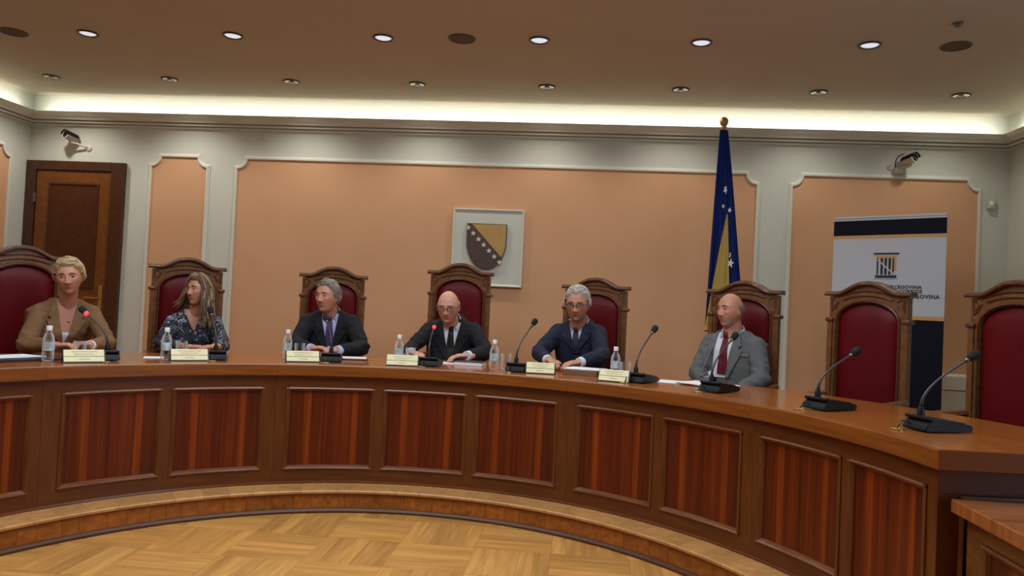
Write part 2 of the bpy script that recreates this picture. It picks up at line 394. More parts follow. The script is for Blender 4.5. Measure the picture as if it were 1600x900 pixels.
for x0, x1 in ((-4.262, -3.690), (-3.386, 1.556), (1.868, 3.488)): wall_panel(wb, x0, x1, .44, 2.597, Vector((0, YB, 0)), UX, -UY)
wall_panel(wl, 4.6, 6.885, .44, 2.595, Vector((XL, 0, 0)), UY, UX)
b = NB(); box(b, (-4.50, YB - .02, ZD), (XR, YB, ZD + .11), .005); struct(obj('baseboard_back', b, M['trim']))
# window behind the camera, on the right wall
win = struct(obj('window_1', box(box(box(box(NB(), (XR - .05, .0, .8), (XR, 2.8, .88)), (XR - .05, .0, 2.62), (XR, 2.8, 2.70)), (XR - .05, .0, .88), (XR, .08, 2.62)), (XR - .05, 2.72, .88), (XR, 2.8, 2.62)), M['trim']))
obj('pane', box(NB(), (XR - .02, .08, .88), (XR, 2.72, 2.62)), M['windowglass'], win)
# door
DY = YB
d = struct(obj('door_1', box(NB(), (-5.432, DY - .035, ZD), (-4.655, DY + .0, 2.418), .003), M['doorw']))
b = NB(); box(b, (-5.54, DY - .05, ZD), (-5.437, DY, 2.515), .004); box(b, (-4.650, DY - .05, ZD), (-4.518, DY, 2.515), .004); box(b, (-5.437, DY - .05, 2.424), (-4.650, DY, 2.515), .004)
obj('door_frame', b, M['doorf'], d)
for z0, z1 in ((1.28, 2.285), (.35, 1.10)):
    p = obj('panel', box(NB(), (-5.282, DY - .037, z0), (-4.790, DY - .034, z1)), M['doord'], d)
    b = NB(); planar_sweep(b, [(-5.282, z0), (-4.790, z0), (-4.790, z1), (-5.282, z1)], [(-.018, 0), (-.018, .008), (0, .012), (.006, 0)], Vector((0, DY - .035, 0)), UX, UZ, -UY)
    obj('panel_moulding', b, M['doord'], p)
b = NB(); box(b, (-4.715, DY - .045, 1.02), (-4.672, DY - .034, 1.30), .004); tube(b, [(-4.694, DY - .04, 1.175), (-4.694, DY - .09, 1.175), (-4.72, DY - .095, 1.175), (-4.83, DY - .09, 1.178)], .009, 8)
obj('handle', b, M['brass'], d)
for z in (.45, 2.10): obj('hinge', box(NB(), (-5.447, DY - .056, z), (-5.425, DY - .034, z + .09), .003), M['steel'], d)

# parquet: basket-weave of staves, each stave its own piece, where the floor shows in front of the step
b = NB(); box(b, (-.1996, -.0396, -.012), (.1996, .0396, 0)); stave_me = None
cells = []
for i in range(-9, 8):
    for j in range(5, 16):
        cx, cy = -.9 + .4 * i + .2, .4 * j + .2 - .75
        e = math.degrees(math.atan2(cx - BX, cy - BY)); r = math.hypot(cx - BX, cy - BY)
        lim = RT + gcurve(math.radians(e)) - .145
        if abs(e) < 110 and r < lim + .30 and 2.45 < cy: cells.append((abs(cy - 4.0), cx, cy, (i + j) % 2))
cells.sort()
for k, (_, cx, cy, fl) in enumerate(cells[:59]):
    for q in range(5):
        o = (-.16 + .08 * q)
        if stave_me is None: s = obj('parquet_stave', b, M['stave'], flo); stave_me = s.data
        else: s = link('parquet_stave', stave_me, flo)
        s.location = (cx, cy + o, RND.uniform(-.0008, .0004)) if fl else (cx + o, cy, RND.uniform(-.0008, .0004))
        s.rotation_euler = (0, 0, 0 if fl else PI / 2)

# dais: the curved step that carries the bench and fills the room behind it
RO = -.145
b = NB(); n = 80; ta, tb = -112, 112
top = [b.verts.new(bp(ta + (tb - ta) * i / n, RO + .012, ZD - .001)) for i in range(n + 1)]
corn = []
for i in range(n + 1):
    v = top[i].co; e = ta + (tb - ta) * i / n; dx, dy = math.sin(math.radians(e)), math.cos(math.radians(e))
    t = min(((XR - .002 - v.x) / dx if dx > 1e-6 else 99), ((XL + .002 - v.x) / dx if dx < -1e-6 else 99), ((YB - .002 - v.y) / dy if dy > 1e-6 else 99))
    corn.append(b.verts.new((v.x + dx * t, v.y + dy * t, ZD - .001)))
for i in range(n): b.faces.new((top[i], top[i + 1], corn[i + 1], corn[i]))
g = bmesh.ops.extrude_face_region(b, geom=list(b.faces)); bmesh.ops.translate(b, verts=[v for v in g['geom'] if isinstance(v, bmesh.types.BMVert)], vec=(0, 0, -ZD - .005))
dais = tag(obj('dais', b, M['nosing']), 'low curved wooden platform step running under the whole panelled bench', 'platform')
t = -108.0; i = 0
while t < 108:
    w = RND.choice((2.6, 3.2, 3.8, 4.4, 4.9, 2.2)); b = NB(); arc(b, [(RO, .022), (RO, ZD - .018), (RO + .012, ZD - .018), (RO + .012, .022)], t + .02, min(108, t + w) - .02, 3)
    s = obj('riser_board', b, M['riser'], dais); t += w; i += 1
t = -108.0
while t < 108:
    w = RND.choice((3.4, 3.7, 4.0)); b = NB(); arc(b, [(RO - .016, ZD - .018), (RO - .018, ZD - .006), (RO - .012, ZD), (.10, ZD), (.10, ZD - .018)], t + .015, min(108, t + w) - .015, 3)
    obj('nosing_board', b, M['nosing'], dais); t += w
b = NB(); arc(b, [(RO + .002, 0), (RO - .018, 0), (RO - .018, .012), (RO - .008, .024), (RO + .002, .026)], ta + 4, tb - 4, 90)
obj('shoe_moulding', b, M['shoe'], dais)
b = NB(); arc(b, [(RO - .006, ZD - .026), (RO - .012, ZD - .018), (RO + .006, ZD - .018), (RO + .006, ZD - .026)], ta + 4, tb - 4, 90)
obj('nosing_bead', b, M['mould'], dais)

# ================================================================== the judges' bench
FO = .035; ZU = .800
def bench_unit(t0, t1, panels, label, right_end=False, left_end=False):
    u = empty('bench_unit', bp((t0 + t1) / 2, .3, ZD), 0, label, 'bench unit', 'panelled units of the curved bench')
    inv = Matrix.Translation(-Vector(u.location))
    def add(name, b, m, par=None, **k):
        bmesh.ops.transform(b, matrix=inv if par is None else Matrix.Translation(-Vector(u.location)), verts=b.verts)
        return obj(name, b, m, par or u, **k)
    G = .015; ZU = .7975
    # carcass behind the face, with partitions that carry the worktop
    b = NB(); arc(b, [(FO + .030, ZD), (FO + .030, ZU), (FO + .050, ZU), (FO + .050, ZD)], t0, t1, 20); add('back_board', b, M['frame'])
    for t in ((t0 + .5), (t1 - .5)):
        b = NB(); arc(b, [(FO + .05, ZD), (FO + .05, ZU), (.72, ZU), (.72, ZD)], t - .35, t + .35, 1); add('partition', b, M['frame'])
    zb, zt = .218, .724; nseg = 22
    b = NB(); arc(b, [(FO, zt), (FO, ZU), (FO + .032, ZU), (FO + .032, zt)], t0 + G, t1 - G, nseg); add('top_rail', b, M['rail'])
    b = NB(); arc(b, [(FO, ZD + .004), (FO, zb), (FO + .032, zb), (FO + .032, ZD + .004)], t0 + G, t1 - G, nseg); add('bottom_rail', b, M['rail'])
    b = NB(); arc(b, [(FO - .003, ZD), (FO - .008, ZD + .004), (FO - .006, ZD + .012), (FO + .002, ZD + .014), (FO + .002, ZD)], t0 + G, t1 - G, nseg); add('base_bead', b, M['mould'])
    ed = [t0 + G] + [x for p in panels for x in p] + [t1 - G]
    for k in range(0, len(ed), 2):
        b = NB(); arc(b, [(FO, zb), (FO, zt), (FO + .032, zt), (FO + .032, zb)], ed[k], ed[k + 1], 3); add('stile', b, M['frame'])
    for p0, p1 in panels:
        b = NB(); arc(b, [(FO + .014, zb), (FO + .014, zt), (FO + .030, zt), (FO + .030, zb)], p0, p1, 10, unit=True); pn = add('panel', b, M['veneer'])
        deg = math.degrees(1 / RT); w = .024 * deg
        b = NB()
        for zz, sg in ((zt, -1), (zb, 1)):
            arc(b, [(FO + .014, zz), (FO - .006, zz), (FO - .012, zz + sg * .008), (FO - .004, zz + sg * .016), (FO + .006, zz + sg * .024), (FO + .014, zz + sg * .026)], p0, p1, 10)
        for tt, sg in ((p0, 1), (p1, -1)):
            path = [(bp(tt, FO, z), bn(tt), bt(tt) * sg) for z in (zb, zt)]
            sweep(b, path, [(.014, 0), (-.006, 0), (-.012, .008), (-.004, .016), (.006, .024), (.014, .026)])
        add('panel_moulding', b, M['mould'], pn)
    return u
bench_unit(-80.6, -52.66, [(-78.5, -66.6), (-65.4, -53.95)], 'bench unit cut off by the left edge of the photo, end of its curve')
bench_unit(-52.66, -21.79, [(-50.35, -37.45), (-36.05, -23.5)], 'two-panel bench unit below the two women')
bench_unit(-21.79, 22.36, [(-20.3, -7.5), (-6.15, 6.45), (7.8, 20.6)], 'three-panel bench unit in the middle below the bald man at the red-lit microphone')
bench_unit(22.36, 51.49, [(23.65, 35.8), (37.2, 49.7)], 'two-panel bench unit below the man in the grey suit')
ue = bench_unit(51.49, 79.34, [(52.45, 65.0), (66.05, 77.85)], 'bench unit nearest the camera, ending at the low side desk')
# panelled end of the bench, facing the low side desk
e0 = bp(79.34, FO, 0); e1 = Vector((2.02, 2.83, 0)); eux = (e1 - e0).normalized(); eun = Vector((eux.y, -eux.x, 0)); eL = (e1 - e0).length; LOC = Vector(ue.location)
def endbox(b, x0, x1, z0, z1, d0, d1):
    m4 = Matrix(((eux.x, -eun.x, 0, e0.x - LOC.x), (eux.y, -eun.y, 0, e0.y - LOC.y), (0, 0, 1, -LOC.z), (0, 0, 0, 1)))
    return box(b, (x0, d0, z0), (x1, d1, z1), .002, m4)
b = NB(); endbox(b, 0, eL, .705, ZU, 0, .03); endbox(b, 0, eL, ZD, .22, 0, .03); endbox(b, 0, .075, .22, .705, 0, .03); endbox(b, eL - .075, eL, .22, .705, 0, .03); obj('end_frame', b, M['frame'], ue)
b = NB(); endbox(b, .075, eL - .075, .22, .705, .012, .028); ep = obj('end_panel', b, M['frame'], ue)
b = NB(); planar_sweep(b, [(.075, .22), (eL - .075, .22), (eL - .075, .705), (.075, .705)], [(0, -.01), (0, .008), (.010, .012), (.024, 0), (.026, -.01)], e0 - LOC, eux, UZ, eun); obj('panel_moulding', b, M['mould'], ep)
# worktop
b = NB(); arc(b, [(.012, ZU), (.012, ZT), (.85, ZT), (.85, ZU)], -82.0, 80.55, 110, sk0=-1.7, sk1=1.7)
wt = tag(obj('bench_worktop', b, M['top'], None), 'long curved glossy brown wooden worktop on top of the panelled bench', 'worktop')
for t0, t1 in ((-82, -52.66), (-52.66, -21.79), (-21.79, 22.36), (22.36, 51.49), (51.49, 80.6)):
    b = NB(); arc(b, [(.012, ZU - .002), (.002, ZU - .002), (0, ZU + .004), (0, ZT - .006), (.004, ZT + .0006), (.014, ZT + .0006)], t0 + .015, t1 - .015, 24); obj('edge_band', b, M['edge'], wt)
c0 = bp(80.62, 0, 0); c1 = bp(82.1, .85, 0); dv = (c1 - c0).normalized(); nv = Vector((dv.y, -dv.x, 0))
m4 = Matrix(((dv.x, -nv.x, 0, c0.x), (dv.y, -nv.y, 0, c0.y), (0, 0, 1, 0), (0, 0, 0, 1)))
b = NB(); box(b, (0, -.004, ZU - .002), ((c1 - c0).length, .012, ZT + .0006), .003, m4); obj('end_band', b, M['edge'], wt)

# low side desk at the right
ld = empty('side_desk', (1.95, 1.95, 0), 0, 'low wooden desk in the bottom right corner against the bench end', 'desk'); LO = Vector(ld.location)
def ldb(name, lo, hi, m, bev=.003, par=None): return obj(name, box(NB(), [a - c for a, c in zip(lo, LO)], [a - c for a, c in zip(hi, LO)], bev), m, par or ld)
M['sidetop'] = grain('oak_side_top', rgb(128, 70, 34), rgb(150, 88, 44), rgb(164, 100, 54), 3, 26, 0.18, 'Object')
ldb('desk_top', (1.278, .9, .655), (2.7, 2.742, .70), M['sidetop'], .004)
X0 = 1.325
ldb('top_rail', (X0, .95, .585), (X0 + .03, 2.725, .655), M['chair']); ldb('bottom_rail', (X0, .95, 0), (X0 + .03, 2.72, .12), M['chair'])
for y in (2.675, 1.86, 1.10): ldb('stile', (X0, y - .05, .12), (X0 + .03, y + .05, .585), M['chair'])
ldb('back_panel', (X0 + .03, 2.69, 0), (2.65, 2.725, .655), M['chair'])
for y0, y1 in ((1.91, 2.625), (1.15, 1.81)):
    b = NB(); box(b, (X0 + .014 - LO.x, y0 - LO.y, .12), (X0 + .028 - LO.x, y1 - LO.y, .585)); uvl = b.loops.layers.uv.verify()
    for f in b.faces:
        for lp in f.loops: lp[uvl].uv = ((lp.vert.co.y + LO.y - y0) / (y1 - y0), lp.vert.co.z)
    pn = obj('panel', b, M['veneer'], ld)
    b = NB(); planar_sweep(b, [(y0, .12), (y1, .12), (y1, .585), (y0, .585)], [(0, -.014), (0, .006), (.008, .010), (.022, 0), (.026, -.014)], Vector((X0, 0, 0)) - LO, UY, UZ, -UX); obj('panel_moulding', b, M['mould'], pn)

# ================================================================== chairs
def chair_outline(n=18):
    """half of the crest line, centre to side: flat ends, then a swept arch"""
    pts = []
    for i in range(n + 1):
        x = .19 * i / n; s = x / .19
        pts.append((x, 1.318 + .062 * (math.cos(PI * s ** 1.25) * .5 + .5)))
    return pts
def make_chair():
    c = empty('judge_chair', (0, 0, ZD), 0, 'x', 'chair', 'high-backed carved chairs behind the bench')
    PW, SP = .184, 1.152           # half width of the upholstered field, springing height of its arch
    AR = .116
    def arch(d=0.0, n=16):
        return [((PW + d) * math.cos(PI * k / n), SP + (AR + d) * math.sin(PI * k / n)) for k in range(n + 1)]
    inner = [(PW, .45)] + arch() + [(-PW, .45)]
    half = chair_outline()
    topl = [(x, z - .008) for x, z in reversed(half)] + [(-x, z - .008) for x, z in half[1:]]
    outer = [(.238, .45)]
    # matching outer boundary for every inner point
    for x, z in arch():
        a = math.atan2(z - SP, x)
        if z <= SP + .001: outer.append((.238 if x > 0 else -.238, SP))
        else:
            k = math.tan(a) if abs(math.cos(a)) > 1e-6 else 1e9
            xx = .238 if math.cos(a) > 0 else -.238
            zz = SP + xx * k if abs(math.cos(a)) > 1e-6 else 99
            def crest(q):
                q = abs(q)
                return 1.310 if q > .19 else 1.310 + .062 * (math.cos(PI * (q / .19) ** 1.25) * .5 + .5)
            if zz <= 1.310: outer.append((xx, zz))
            else:
                lo, hi = 0.0, .238
                for _ in range(40):
                    md = (lo + hi) / 2; px = md if math.cos(a) > 0 else -md
                    if abs(math.cos(a)) < 1e-6: md = 0; break
                    if SP + md * abs(k) < crest(md): lo = md
                    else: hi = md
                px = (md if math.cos(a) > 0 else -md); outer.append((px, crest(px)))
    outer.append((-.238, .45))
    b = NB(); Y0, Y1 = .0, .055
    ia = [b.verts.new((x, Y0, z)) for x, z in inner]; oa = [b.verts.new((x, Y0, z)) for x, z in outer]
    ib = [b.verts.new((x, Y1, z)) for x, z in inner]; ob = [b.verts.new((x, Y1, z)) for x, z in outer]
    for k in range(len(inner) - 1):
        b.faces.new((ia[k], oa[k], oa[k + 1], ia[k + 1])); b.faces.new((ib[k + 1], ob[k + 1], ob[k], ib[k]))
        b.faces.new((ia[k + 1], ib[k + 1], ib[k], ia[k])); b.faces.new((oa[k], ob[k], ob[k + 1], oa[k + 1]))
    b.faces.new((ia[0], ib[0], ob[0], oa[0])); b.faces.new((ia[-1], oa[-1], ob[-1], ib[-1]))
    fr = obj('back_frame', b, M['chair'], c)
    # crest moulding
    line = [(.262, 1.318)] + [(x, z) for x, z in reversed(half)] + [(-x, z) for x, z in half[1:]] + [(-.262, 1.318)]
    b = NB(); planar_sweep(b, line, [(.010, .0), (.010, .022), (.004, .028), (-.003, .028), (-.008, .014), (-.016, .010), (-.018, 0), (-.018, -.06), (.010, -.06)], Vector((0, 0, 0)), UX, UZ, -UY, False)
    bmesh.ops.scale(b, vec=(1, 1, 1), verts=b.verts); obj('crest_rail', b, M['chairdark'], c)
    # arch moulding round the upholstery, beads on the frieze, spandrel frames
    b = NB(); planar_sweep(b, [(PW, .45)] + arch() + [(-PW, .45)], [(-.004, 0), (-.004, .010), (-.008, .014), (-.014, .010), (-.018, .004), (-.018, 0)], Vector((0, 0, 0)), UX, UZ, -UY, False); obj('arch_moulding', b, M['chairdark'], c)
    b = NB()
    for dd, lim in ((-.012, 52), (.016, 42)):
        pts = []
        for k in range(15):
            x = -.150 + .300 * k / 14 if dd < .03 else -.125 + .25 * k / 14
            pts.append((x, 1.305 + dd + .030 * (1 - (x / .16) ** 2) - .012, ))
        tube(b, [(x, -.003, z) for x, z in pts], .0060, 6)
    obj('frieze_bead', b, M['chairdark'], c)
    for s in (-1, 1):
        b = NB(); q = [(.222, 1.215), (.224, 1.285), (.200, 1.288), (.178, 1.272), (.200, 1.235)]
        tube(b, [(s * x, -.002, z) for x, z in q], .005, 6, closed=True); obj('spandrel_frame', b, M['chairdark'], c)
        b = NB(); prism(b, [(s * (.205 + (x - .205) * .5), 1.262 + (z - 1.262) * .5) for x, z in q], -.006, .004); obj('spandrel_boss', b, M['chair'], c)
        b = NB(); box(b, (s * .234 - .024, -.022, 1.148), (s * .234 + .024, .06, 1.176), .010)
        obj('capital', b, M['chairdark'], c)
        b = NB(); box(b, (s * .231 - .016, -.012, .30), (s * .231 + .016, .0, 1.158), .004); obj('pilaster', b, M['chair'], c)
        b = NB(); box(b, (s * .21 - .03, .0, .0), (s * .21 + .03, .055, .45), .004); obj('rear_leg', b, M['chair'], c)
        b = NB(); box(b, (s * .225 - .026, -.50, .0), (s * .225 + .026, -.44, .44), .006); obj('front_leg', b, M['chair'], c)
        b = NB(); tube(b, [(s * .245, .0, .70), (s * .25, -.15, .695), (s * .25, -.32, .69), (s * .25, -.38, .67)], [.022, .024, .024, .02], 8); tube(b, [(s * .25, -.345, .67), (s * .248, -.36, .44)], .016, 8); obj('armrest', b, M['chair'], c)
    # upholstered back: a padded field that follows the arch
    def pad(y0, bulge, name, sgn):
        b = NB(); rows = []; nz, nx = 26, 14
        for i in range(nz + 1):
            z = .46 + (SP + AR - .46) * (i / nz) ** .9
            hw = PW if z <= SP else PW * math.sqrt(max(0, 1 - ((z - SP) / AR) ** 2))
            row = []
            for j in range(nx + 1):
                q = -1 + 2 * j / nx; x = hw * math.sin(q * PI / 2)
                ex = 1 - min(1, abs(x) / max(hw, 1e-4)) ** 8; ez = 1 - (i / nz) ** 14
                if z > SP: ex = min(ex, 1 - max(0, math.hypot(x / PW, (z - SP) / AR)) ** 8)
                row.append(b.verts.new((x, y0 + sgn * bulge * max(0, ex) * max(0, ez), z)))
            rows.append(row)
        for i in range(nz):
            for j in range(nx):
                try: b.faces.new((rows[i][j], rows[i][j + 1], rows[i + 1][j + 1], rows[i + 1][j]))
                except ValueError: pass
        bmesh.ops.remove_doubles(b, verts=b.verts, dist=1e-5)
        return obj(name, b, M['leather'], c, smooth=True)
    pad(.020, .030, 'backrest_upholstery', -1)
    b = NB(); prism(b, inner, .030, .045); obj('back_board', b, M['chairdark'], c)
    obj('seat_frame', box(NB(), (-.245, -.50, .36), (.245, .04, .42), .005), M['chair'], c)
    obj('seat_cushion', box(NB(), (-.232, -.485, .42), (.232, .0, .475), .02), M['leather'], c, smooth=True)
    return c
CH = [(-49.2, 1.0, 'carved chair behind the blonde woman in the tan jacket'), (-32.5, 1.0, 'carved chair behind the woman with long hair'),
      (-15.7, 1.0, 'carved chair behind the grey-haired man with the purple tie'), (-.1, 1.055, 'tallest carved chair, below the shield plaque behind the bald man with glasses'),
      (16.9, 1.0, 'carved chair behind the grey-haired man with glasses in a navy suit'), (34.7, 1.0, 'carved chair behind the man in the grey suit, beside the flag'),
      (48.1, 1.0, 'empty carved chair in front of the white banner'), (61.9, 1.0, 'empty carved chair at the right edge of the photo')]
proto = None
for t, sc, lb in CH:
    c = make_chair() if proto is None else copy_tree(proto)
    proto = proto or c
    c.location = bp(t, 1.27, ZD); c.rotation_euler = (0, 0, brz(t)); c.scale = (1, 1, sc); c['label'] = lb

# low white cabinet against the back wall, between the banner and the last chair
cbn = empty('low_cabinet', (3.38, 6.98, ZD), 0, 'low cream cabinet against the wall behind the chair at the right edge', 'cabinet')
obj('body', box(NB(), (-.33, -.14, 0), (.33, .175, .61), .004), M['trim'], cbn)
obj('cabinet_top', box(NB(), (-.345, -.16, .615), (.345, .178, .735), .006), M['trim'], cbn)

# ================================================================== ceiling fixtures
def downlight(x, y, lit, label, group, proto=[None, None]):
    i = 0 if lit else 1
    if proto[i] is None:
        o = empty('ceiling_downlight', (0, 0, H), 0, 'x', 'downlight')
        b = NB(); lathe(b, [(.060, -.001), (.062, -.010), (.068, -.013), (.075, -.010), (.077, 0)], 28); obj('ring', b, M['ringdark'], o, smooth=True)
        if lit:
            b = NB(); lathe(b, [(0, -.0105), (.03, -.010), (.052, -.008), (.060, -.003)], 24); obj('lamp_glass', b, M['lampglow'], o, smooth=True)
        else:
            b = NB(); lathe(b, [(.022, -.003), (.030, -.004), (.045, -.008), (.060, -.011)], 24); obj('reflector', b, M['reflector'], o, smooth=True)
            b = NB(); lathe(b, [(0, -.008), (.012, -.008), (.020, -.005), (.023, -.001)], 16); obj('lamp_core', b, M['lampdark'], o, smooth=True)
        proto[i] = o
    else: o = copy_tree(proto[i])
    o.location = (x, y, H); o['label'] = label; o['group'] = group
    return o
ords = ['first', 'second', 'third', 'fourth', 'fifth', 'sixth', 'seventh', 'eighth']
for k in range(6):
    downlight(-3.824 + 1.1474 * k, 5.46, True, '%s bright round downlight from the left in the ceiling row farther from the wall' % ords[k], 'bright downlights of the nearer ceiling row')
for k in range(8):
    downlight(-4.968 + 1.1474 * k, 6.62, False, '%s dark-centred downlight from the left in the ceiling row beside the cove' % ords[k], 'dark-centred downlights of the ceiling row beside the cove')
for x in [-3.824 + 1.1474 * k for k in range(6)]: spot((x, 5.46, H - .02), 20, (1, .95, .86), 120, .9)
for x in ROW2: spot((x, 6.62, H - .03), 40 - 2.7 * (x + 5), (1, .95, .85), 134, .9)
proto = None
for x, lb in ((-4.427, 'round brown ceiling speaker left of all the downlights'), (-.946, 'round brown ceiling speaker in the middle of the ceiling between downlights'), (2.483, 'round dark ceiling speaker right of all the bright downlights')):
    if proto is None:
        s = empty('ceiling_speaker', (x, 5.46, H), 0, lb, 'speaker', 'round speakers in the ceiling'); proto = s
        b = NB(); lathe(b, [(0, -.006), (.05, -.0065), (.092, -.006), (.092, 0)], 36); obj('grille', b, M['grille'], s, smooth=True, angle=40)
        b = NB(); lathe(b, [(.091, 0), (.091, -.007), (.095, -.009), (.099, -.006), (.100, 0)], 36); obj('ring', b, M['ringdark'], s, smooth=True)
    else: s = copy_tree(proto)
    s.location = (x, 5.46, H); s['label'] = lb
s = empty('smoke_detector', (2.304, 5.047, H), 0, 'small grey detector on the ceiling beyond the right-hand speaker', 'detector')
b = NB(); lathe(b, [(.032, 0), (.032, -.010), (.022, -.014), (.020, -.024), (.012, -.028), (0, -.028)], 20); obj('body', b, M['steel'], s, smooth=True, angle=40)

# ================================================================== wall fittings
def wall_camera(loc, label, flip):
    o = empty('security_camera', loc, 0, label, 'camera')
    s = -1 if flip else 1
    if not flip:      # left camera: arm runs down to the right to its wall plate
        b = NB(); tube(b, [(.150, -.001, -.095), (.120, -.03, -.085), (.06, -.06, -.065), (.0, -.085, -.055), (0, -.09, -.035)], .009, 8); obj('arm', b, M['camwhite'], o, smooth=True)
        b = NB(); lathe(b, [(.001, 0), (.030, 0), (.030, .010), (.012, .016), (.001, .016)], 16, Matrix.Translation((.150, 0, -.095)) @ Matrix.Rotation(PI / 2, 4, 'X')); obj('wall_plate', b, M['camwhite'], o)
        mx = Matrix.Translation((0, -.09, .0)) @ Matrix.Rotation(math.radians(-18), 4, 'Z') @ Matrix.Rotation(math.radians(-12), 4, 'X')
    else:
        b = NB(); tube(b, [(0, -.02, -.088), (.0, -.03, -.062), (.03, -.06, -.050), (.065, -.09, -.040), (.072, -.10, -.01)], .013, 8); obj('arm', b, M['camwhite'], o, smooth=True)
        b = NB(); box(b, (-.04, -.045, -.105), (.03, 0, -.045), .008); obj('wall_plate', b, M['camwhite'], o)
        b = NB(); tube(b, [(.0, -.10, .06), (-.035, -.09, .045), (-.05, -.07, .01), (-.045, -.04, -.03), (-.02, -.03, -.06)], .005, 6); obj('cable', b, M['black'], o)
        mx = Matrix.Translation((.06, -.11, .015)) @ Matrix.Rotation(math.radians(22), 4, 'Z') @ Matrix.Rotation(math.radians(-10), 4, 'X')
    rx = mx @ Matrix.Rotation(PI / 2, 4, 'X')
    b = NB(); lathe(b, [(.0005, -.075), (.036, -.072), (.040, .03), (.042, .05), (.036, .052), (.034, .035), (.0005, .034)], 20, rx); obj('housing', b, M['camwhite'], o, smooth=True, angle=40)
    b = NB(); lathe(b, [(.0005, .0365), (.024, .037), (.033, .042), (.034, .047)], 20, rx); obj('lens', b, M['lens'], o, smooth=True)
    b = NB(); n = 14; 
    for k in range(n):
        a0, a1 = PI * (k / n), PI * ((k + 1) / n); q = []
        for yy in (-.07, .065):
            for a, r in ((a0, .046), (a1, .046)): q.append(b.verts.new((r * math.cos(a), -yy, r * math.sin(a))))
        b.faces.new((q[0], q[1], q[3], q[2]))
    bmesh.ops.remove_doubles(b, verts=b.verts, dist=1e-5); bmesh.ops.solidify(b, geom=list(b.faces), thickness=.004)
    bmesh.ops.transform(b, matrix=mx, verts=b.verts); obj('sun_shield', b, M['black'], o)
    return o
wall_camera((-5.077, YB, 2.752), 'security camera on a thin arm above the wooden door', False)
wall_camera((2.795, YB, 2.738), 'security camera on a block bracket above the panel with the banner', True)
for x, z, lb in ((-3.122, 2.825, 'small round white cover on the wall near the tops of the left panels'), (2.991, 2.850, 'small round white cover on the wall right of the bracket-mounted camera')):
    b = NB(); lathe(b, [(.0005, 0), (.042, 0), (.042, .004), (.036, .008), (.0005, .009)], 24, Matrix.Translation((x, YB, z)) @ Matrix.Rotation(PI / 2, 4, 'X'))
    o = tag(obj('junction_cover', b, M['wall'], smooth=True, angle=40), lb, 'wall cover')
o = empty('motion_sensor', (3.585, YB, 2.40), 0, 'small white motion sensor on the wall right of the banner panel', 'sensor')
b = NB(); prism(b, [(-.030, -.055), (.030, -.055), (.034, .03), (.026, .055), (-.026, .055), (-.034, .03)], -.045, 0); bmesh.ops.bevel(b, geom=list(b.edges), offset=.006, segments=2, affect='EDGES'); obj('housing', b, M['camwhite'], o)
b = NB(); ellipsoid(b, (0, -.044, -.012), (.022, .012, .026)); obj('window', b, M['whitecap'], o, smooth=True)

# shield plaque
pq = empty('shield_plaque', (-.897, YB, 1.823), 0, 'pale square wall plaque with a dark and gold shield of stars', 'plaque')
b = NB(); box(b, (-.335, -.03, -.362), (.335, 0, .362), .006); obj('board', b, M['board'], pq)
b = NB(); planar_sweep(b, [(-.335, -.362), (.335, -.362), (.335, .362), (-.335, .362)], [(0, -.002), (0, .014), (.008, .016), (.020, .004), (.022, -.002)], Vector((0, -.03, 0)), UX, UZ, -UY); obj('rim', b, M['trim'], pq)
def shield_out(x0=-.198, x1=.178, zt=.222, zb=-.205):
    cx = (x0 + x1) / 2; hw = (x1 - x0) / 2; pts = [(x1, zt), (x0, zt)]
    zs = zt - .19
    for k in range(15):
        s = k / 14; pts.append((x0 + hw * (1 - math.cos(PI / 2 * s)) ** 1.0 if False else cx - hw * math.cos(PI / 2 * s) ** .92, zs - (zs - zb) * math.sin(PI / 2 * s) ** 1.25))
    for k in range(1, 15):
        s = 1 - k / 14; pts.append((cx + hw * math.cos(PI / 2 * s) ** .92, zs - (zs - zb) * math.sin(PI / 2 * s) ** 1.25))
    return pts
so = shield_out()
b = NB(); prism(b, so, -.060, -.030); sh = obj('shield', b, M['shielddark'], pq)
# gold corner: the part of the shield above the slanting band
def clip(poly, f):
    out = []
    for i in range(len(poly)):
        a, c = poly[i], poly[(i + 1) % len(poly)]; fa, fc = f(a), f(c)
        if fa >= 0: out.append(a)
        if (fa >= 0) != (fc >= 0): t = fa / (fa - fc); out.append((a[0] + (c[0] - a[0]) * t, a[1] + (c[1] - a[1]) * t))
    return out
la, lb2 = (-.155, .222), (.135, -.085)
dl = Vector((lb2[0] - la[0], lb2[1] - la[1])).normalized()
f = lambda p: (p[1] - la[1]) * dl.x - (p[0] - la[0]) * dl.y
ins = [((x + .01) * .965 - .01, (z - .02) * .968 + .02) for x, z in so]
b = NB(); prism(b, clip(ins, f), -.064, -.058); obj('gold_field', b, M['gold'], sh)
b = NB(); prism(b, clip(clip(ins, lambda p: -f(p) - .028), lambda p: f(p) + .034), -.0615, -.058); bmesh.ops.delete(b, geom=list(b.verts), context='VERTS'); b.free()
def star(r, q=.42): return [(r * (1 if k % 2 == 0 else q) * math.sin(PI * k / 5), r * (1 if k % 2 == 0 else q) * math.cos(PI * k / 5)) for k in range(10)]
for k in range(7):
    cx, cz = -.186 + .0515 * k, .180 - .0525 * k
    pts = [(cx + x, cz + z) for x, z in star(.028)]
    cl = [(max(-.194, x), z) for x, z in pts] if k == 0 else pts
    if k == 6: cl = clip(pts, lambda p: .150 - p[0])
    b = NB(); prism(b, cl, -.066, -.058); obj('star', b, M['silverstar'], sh)

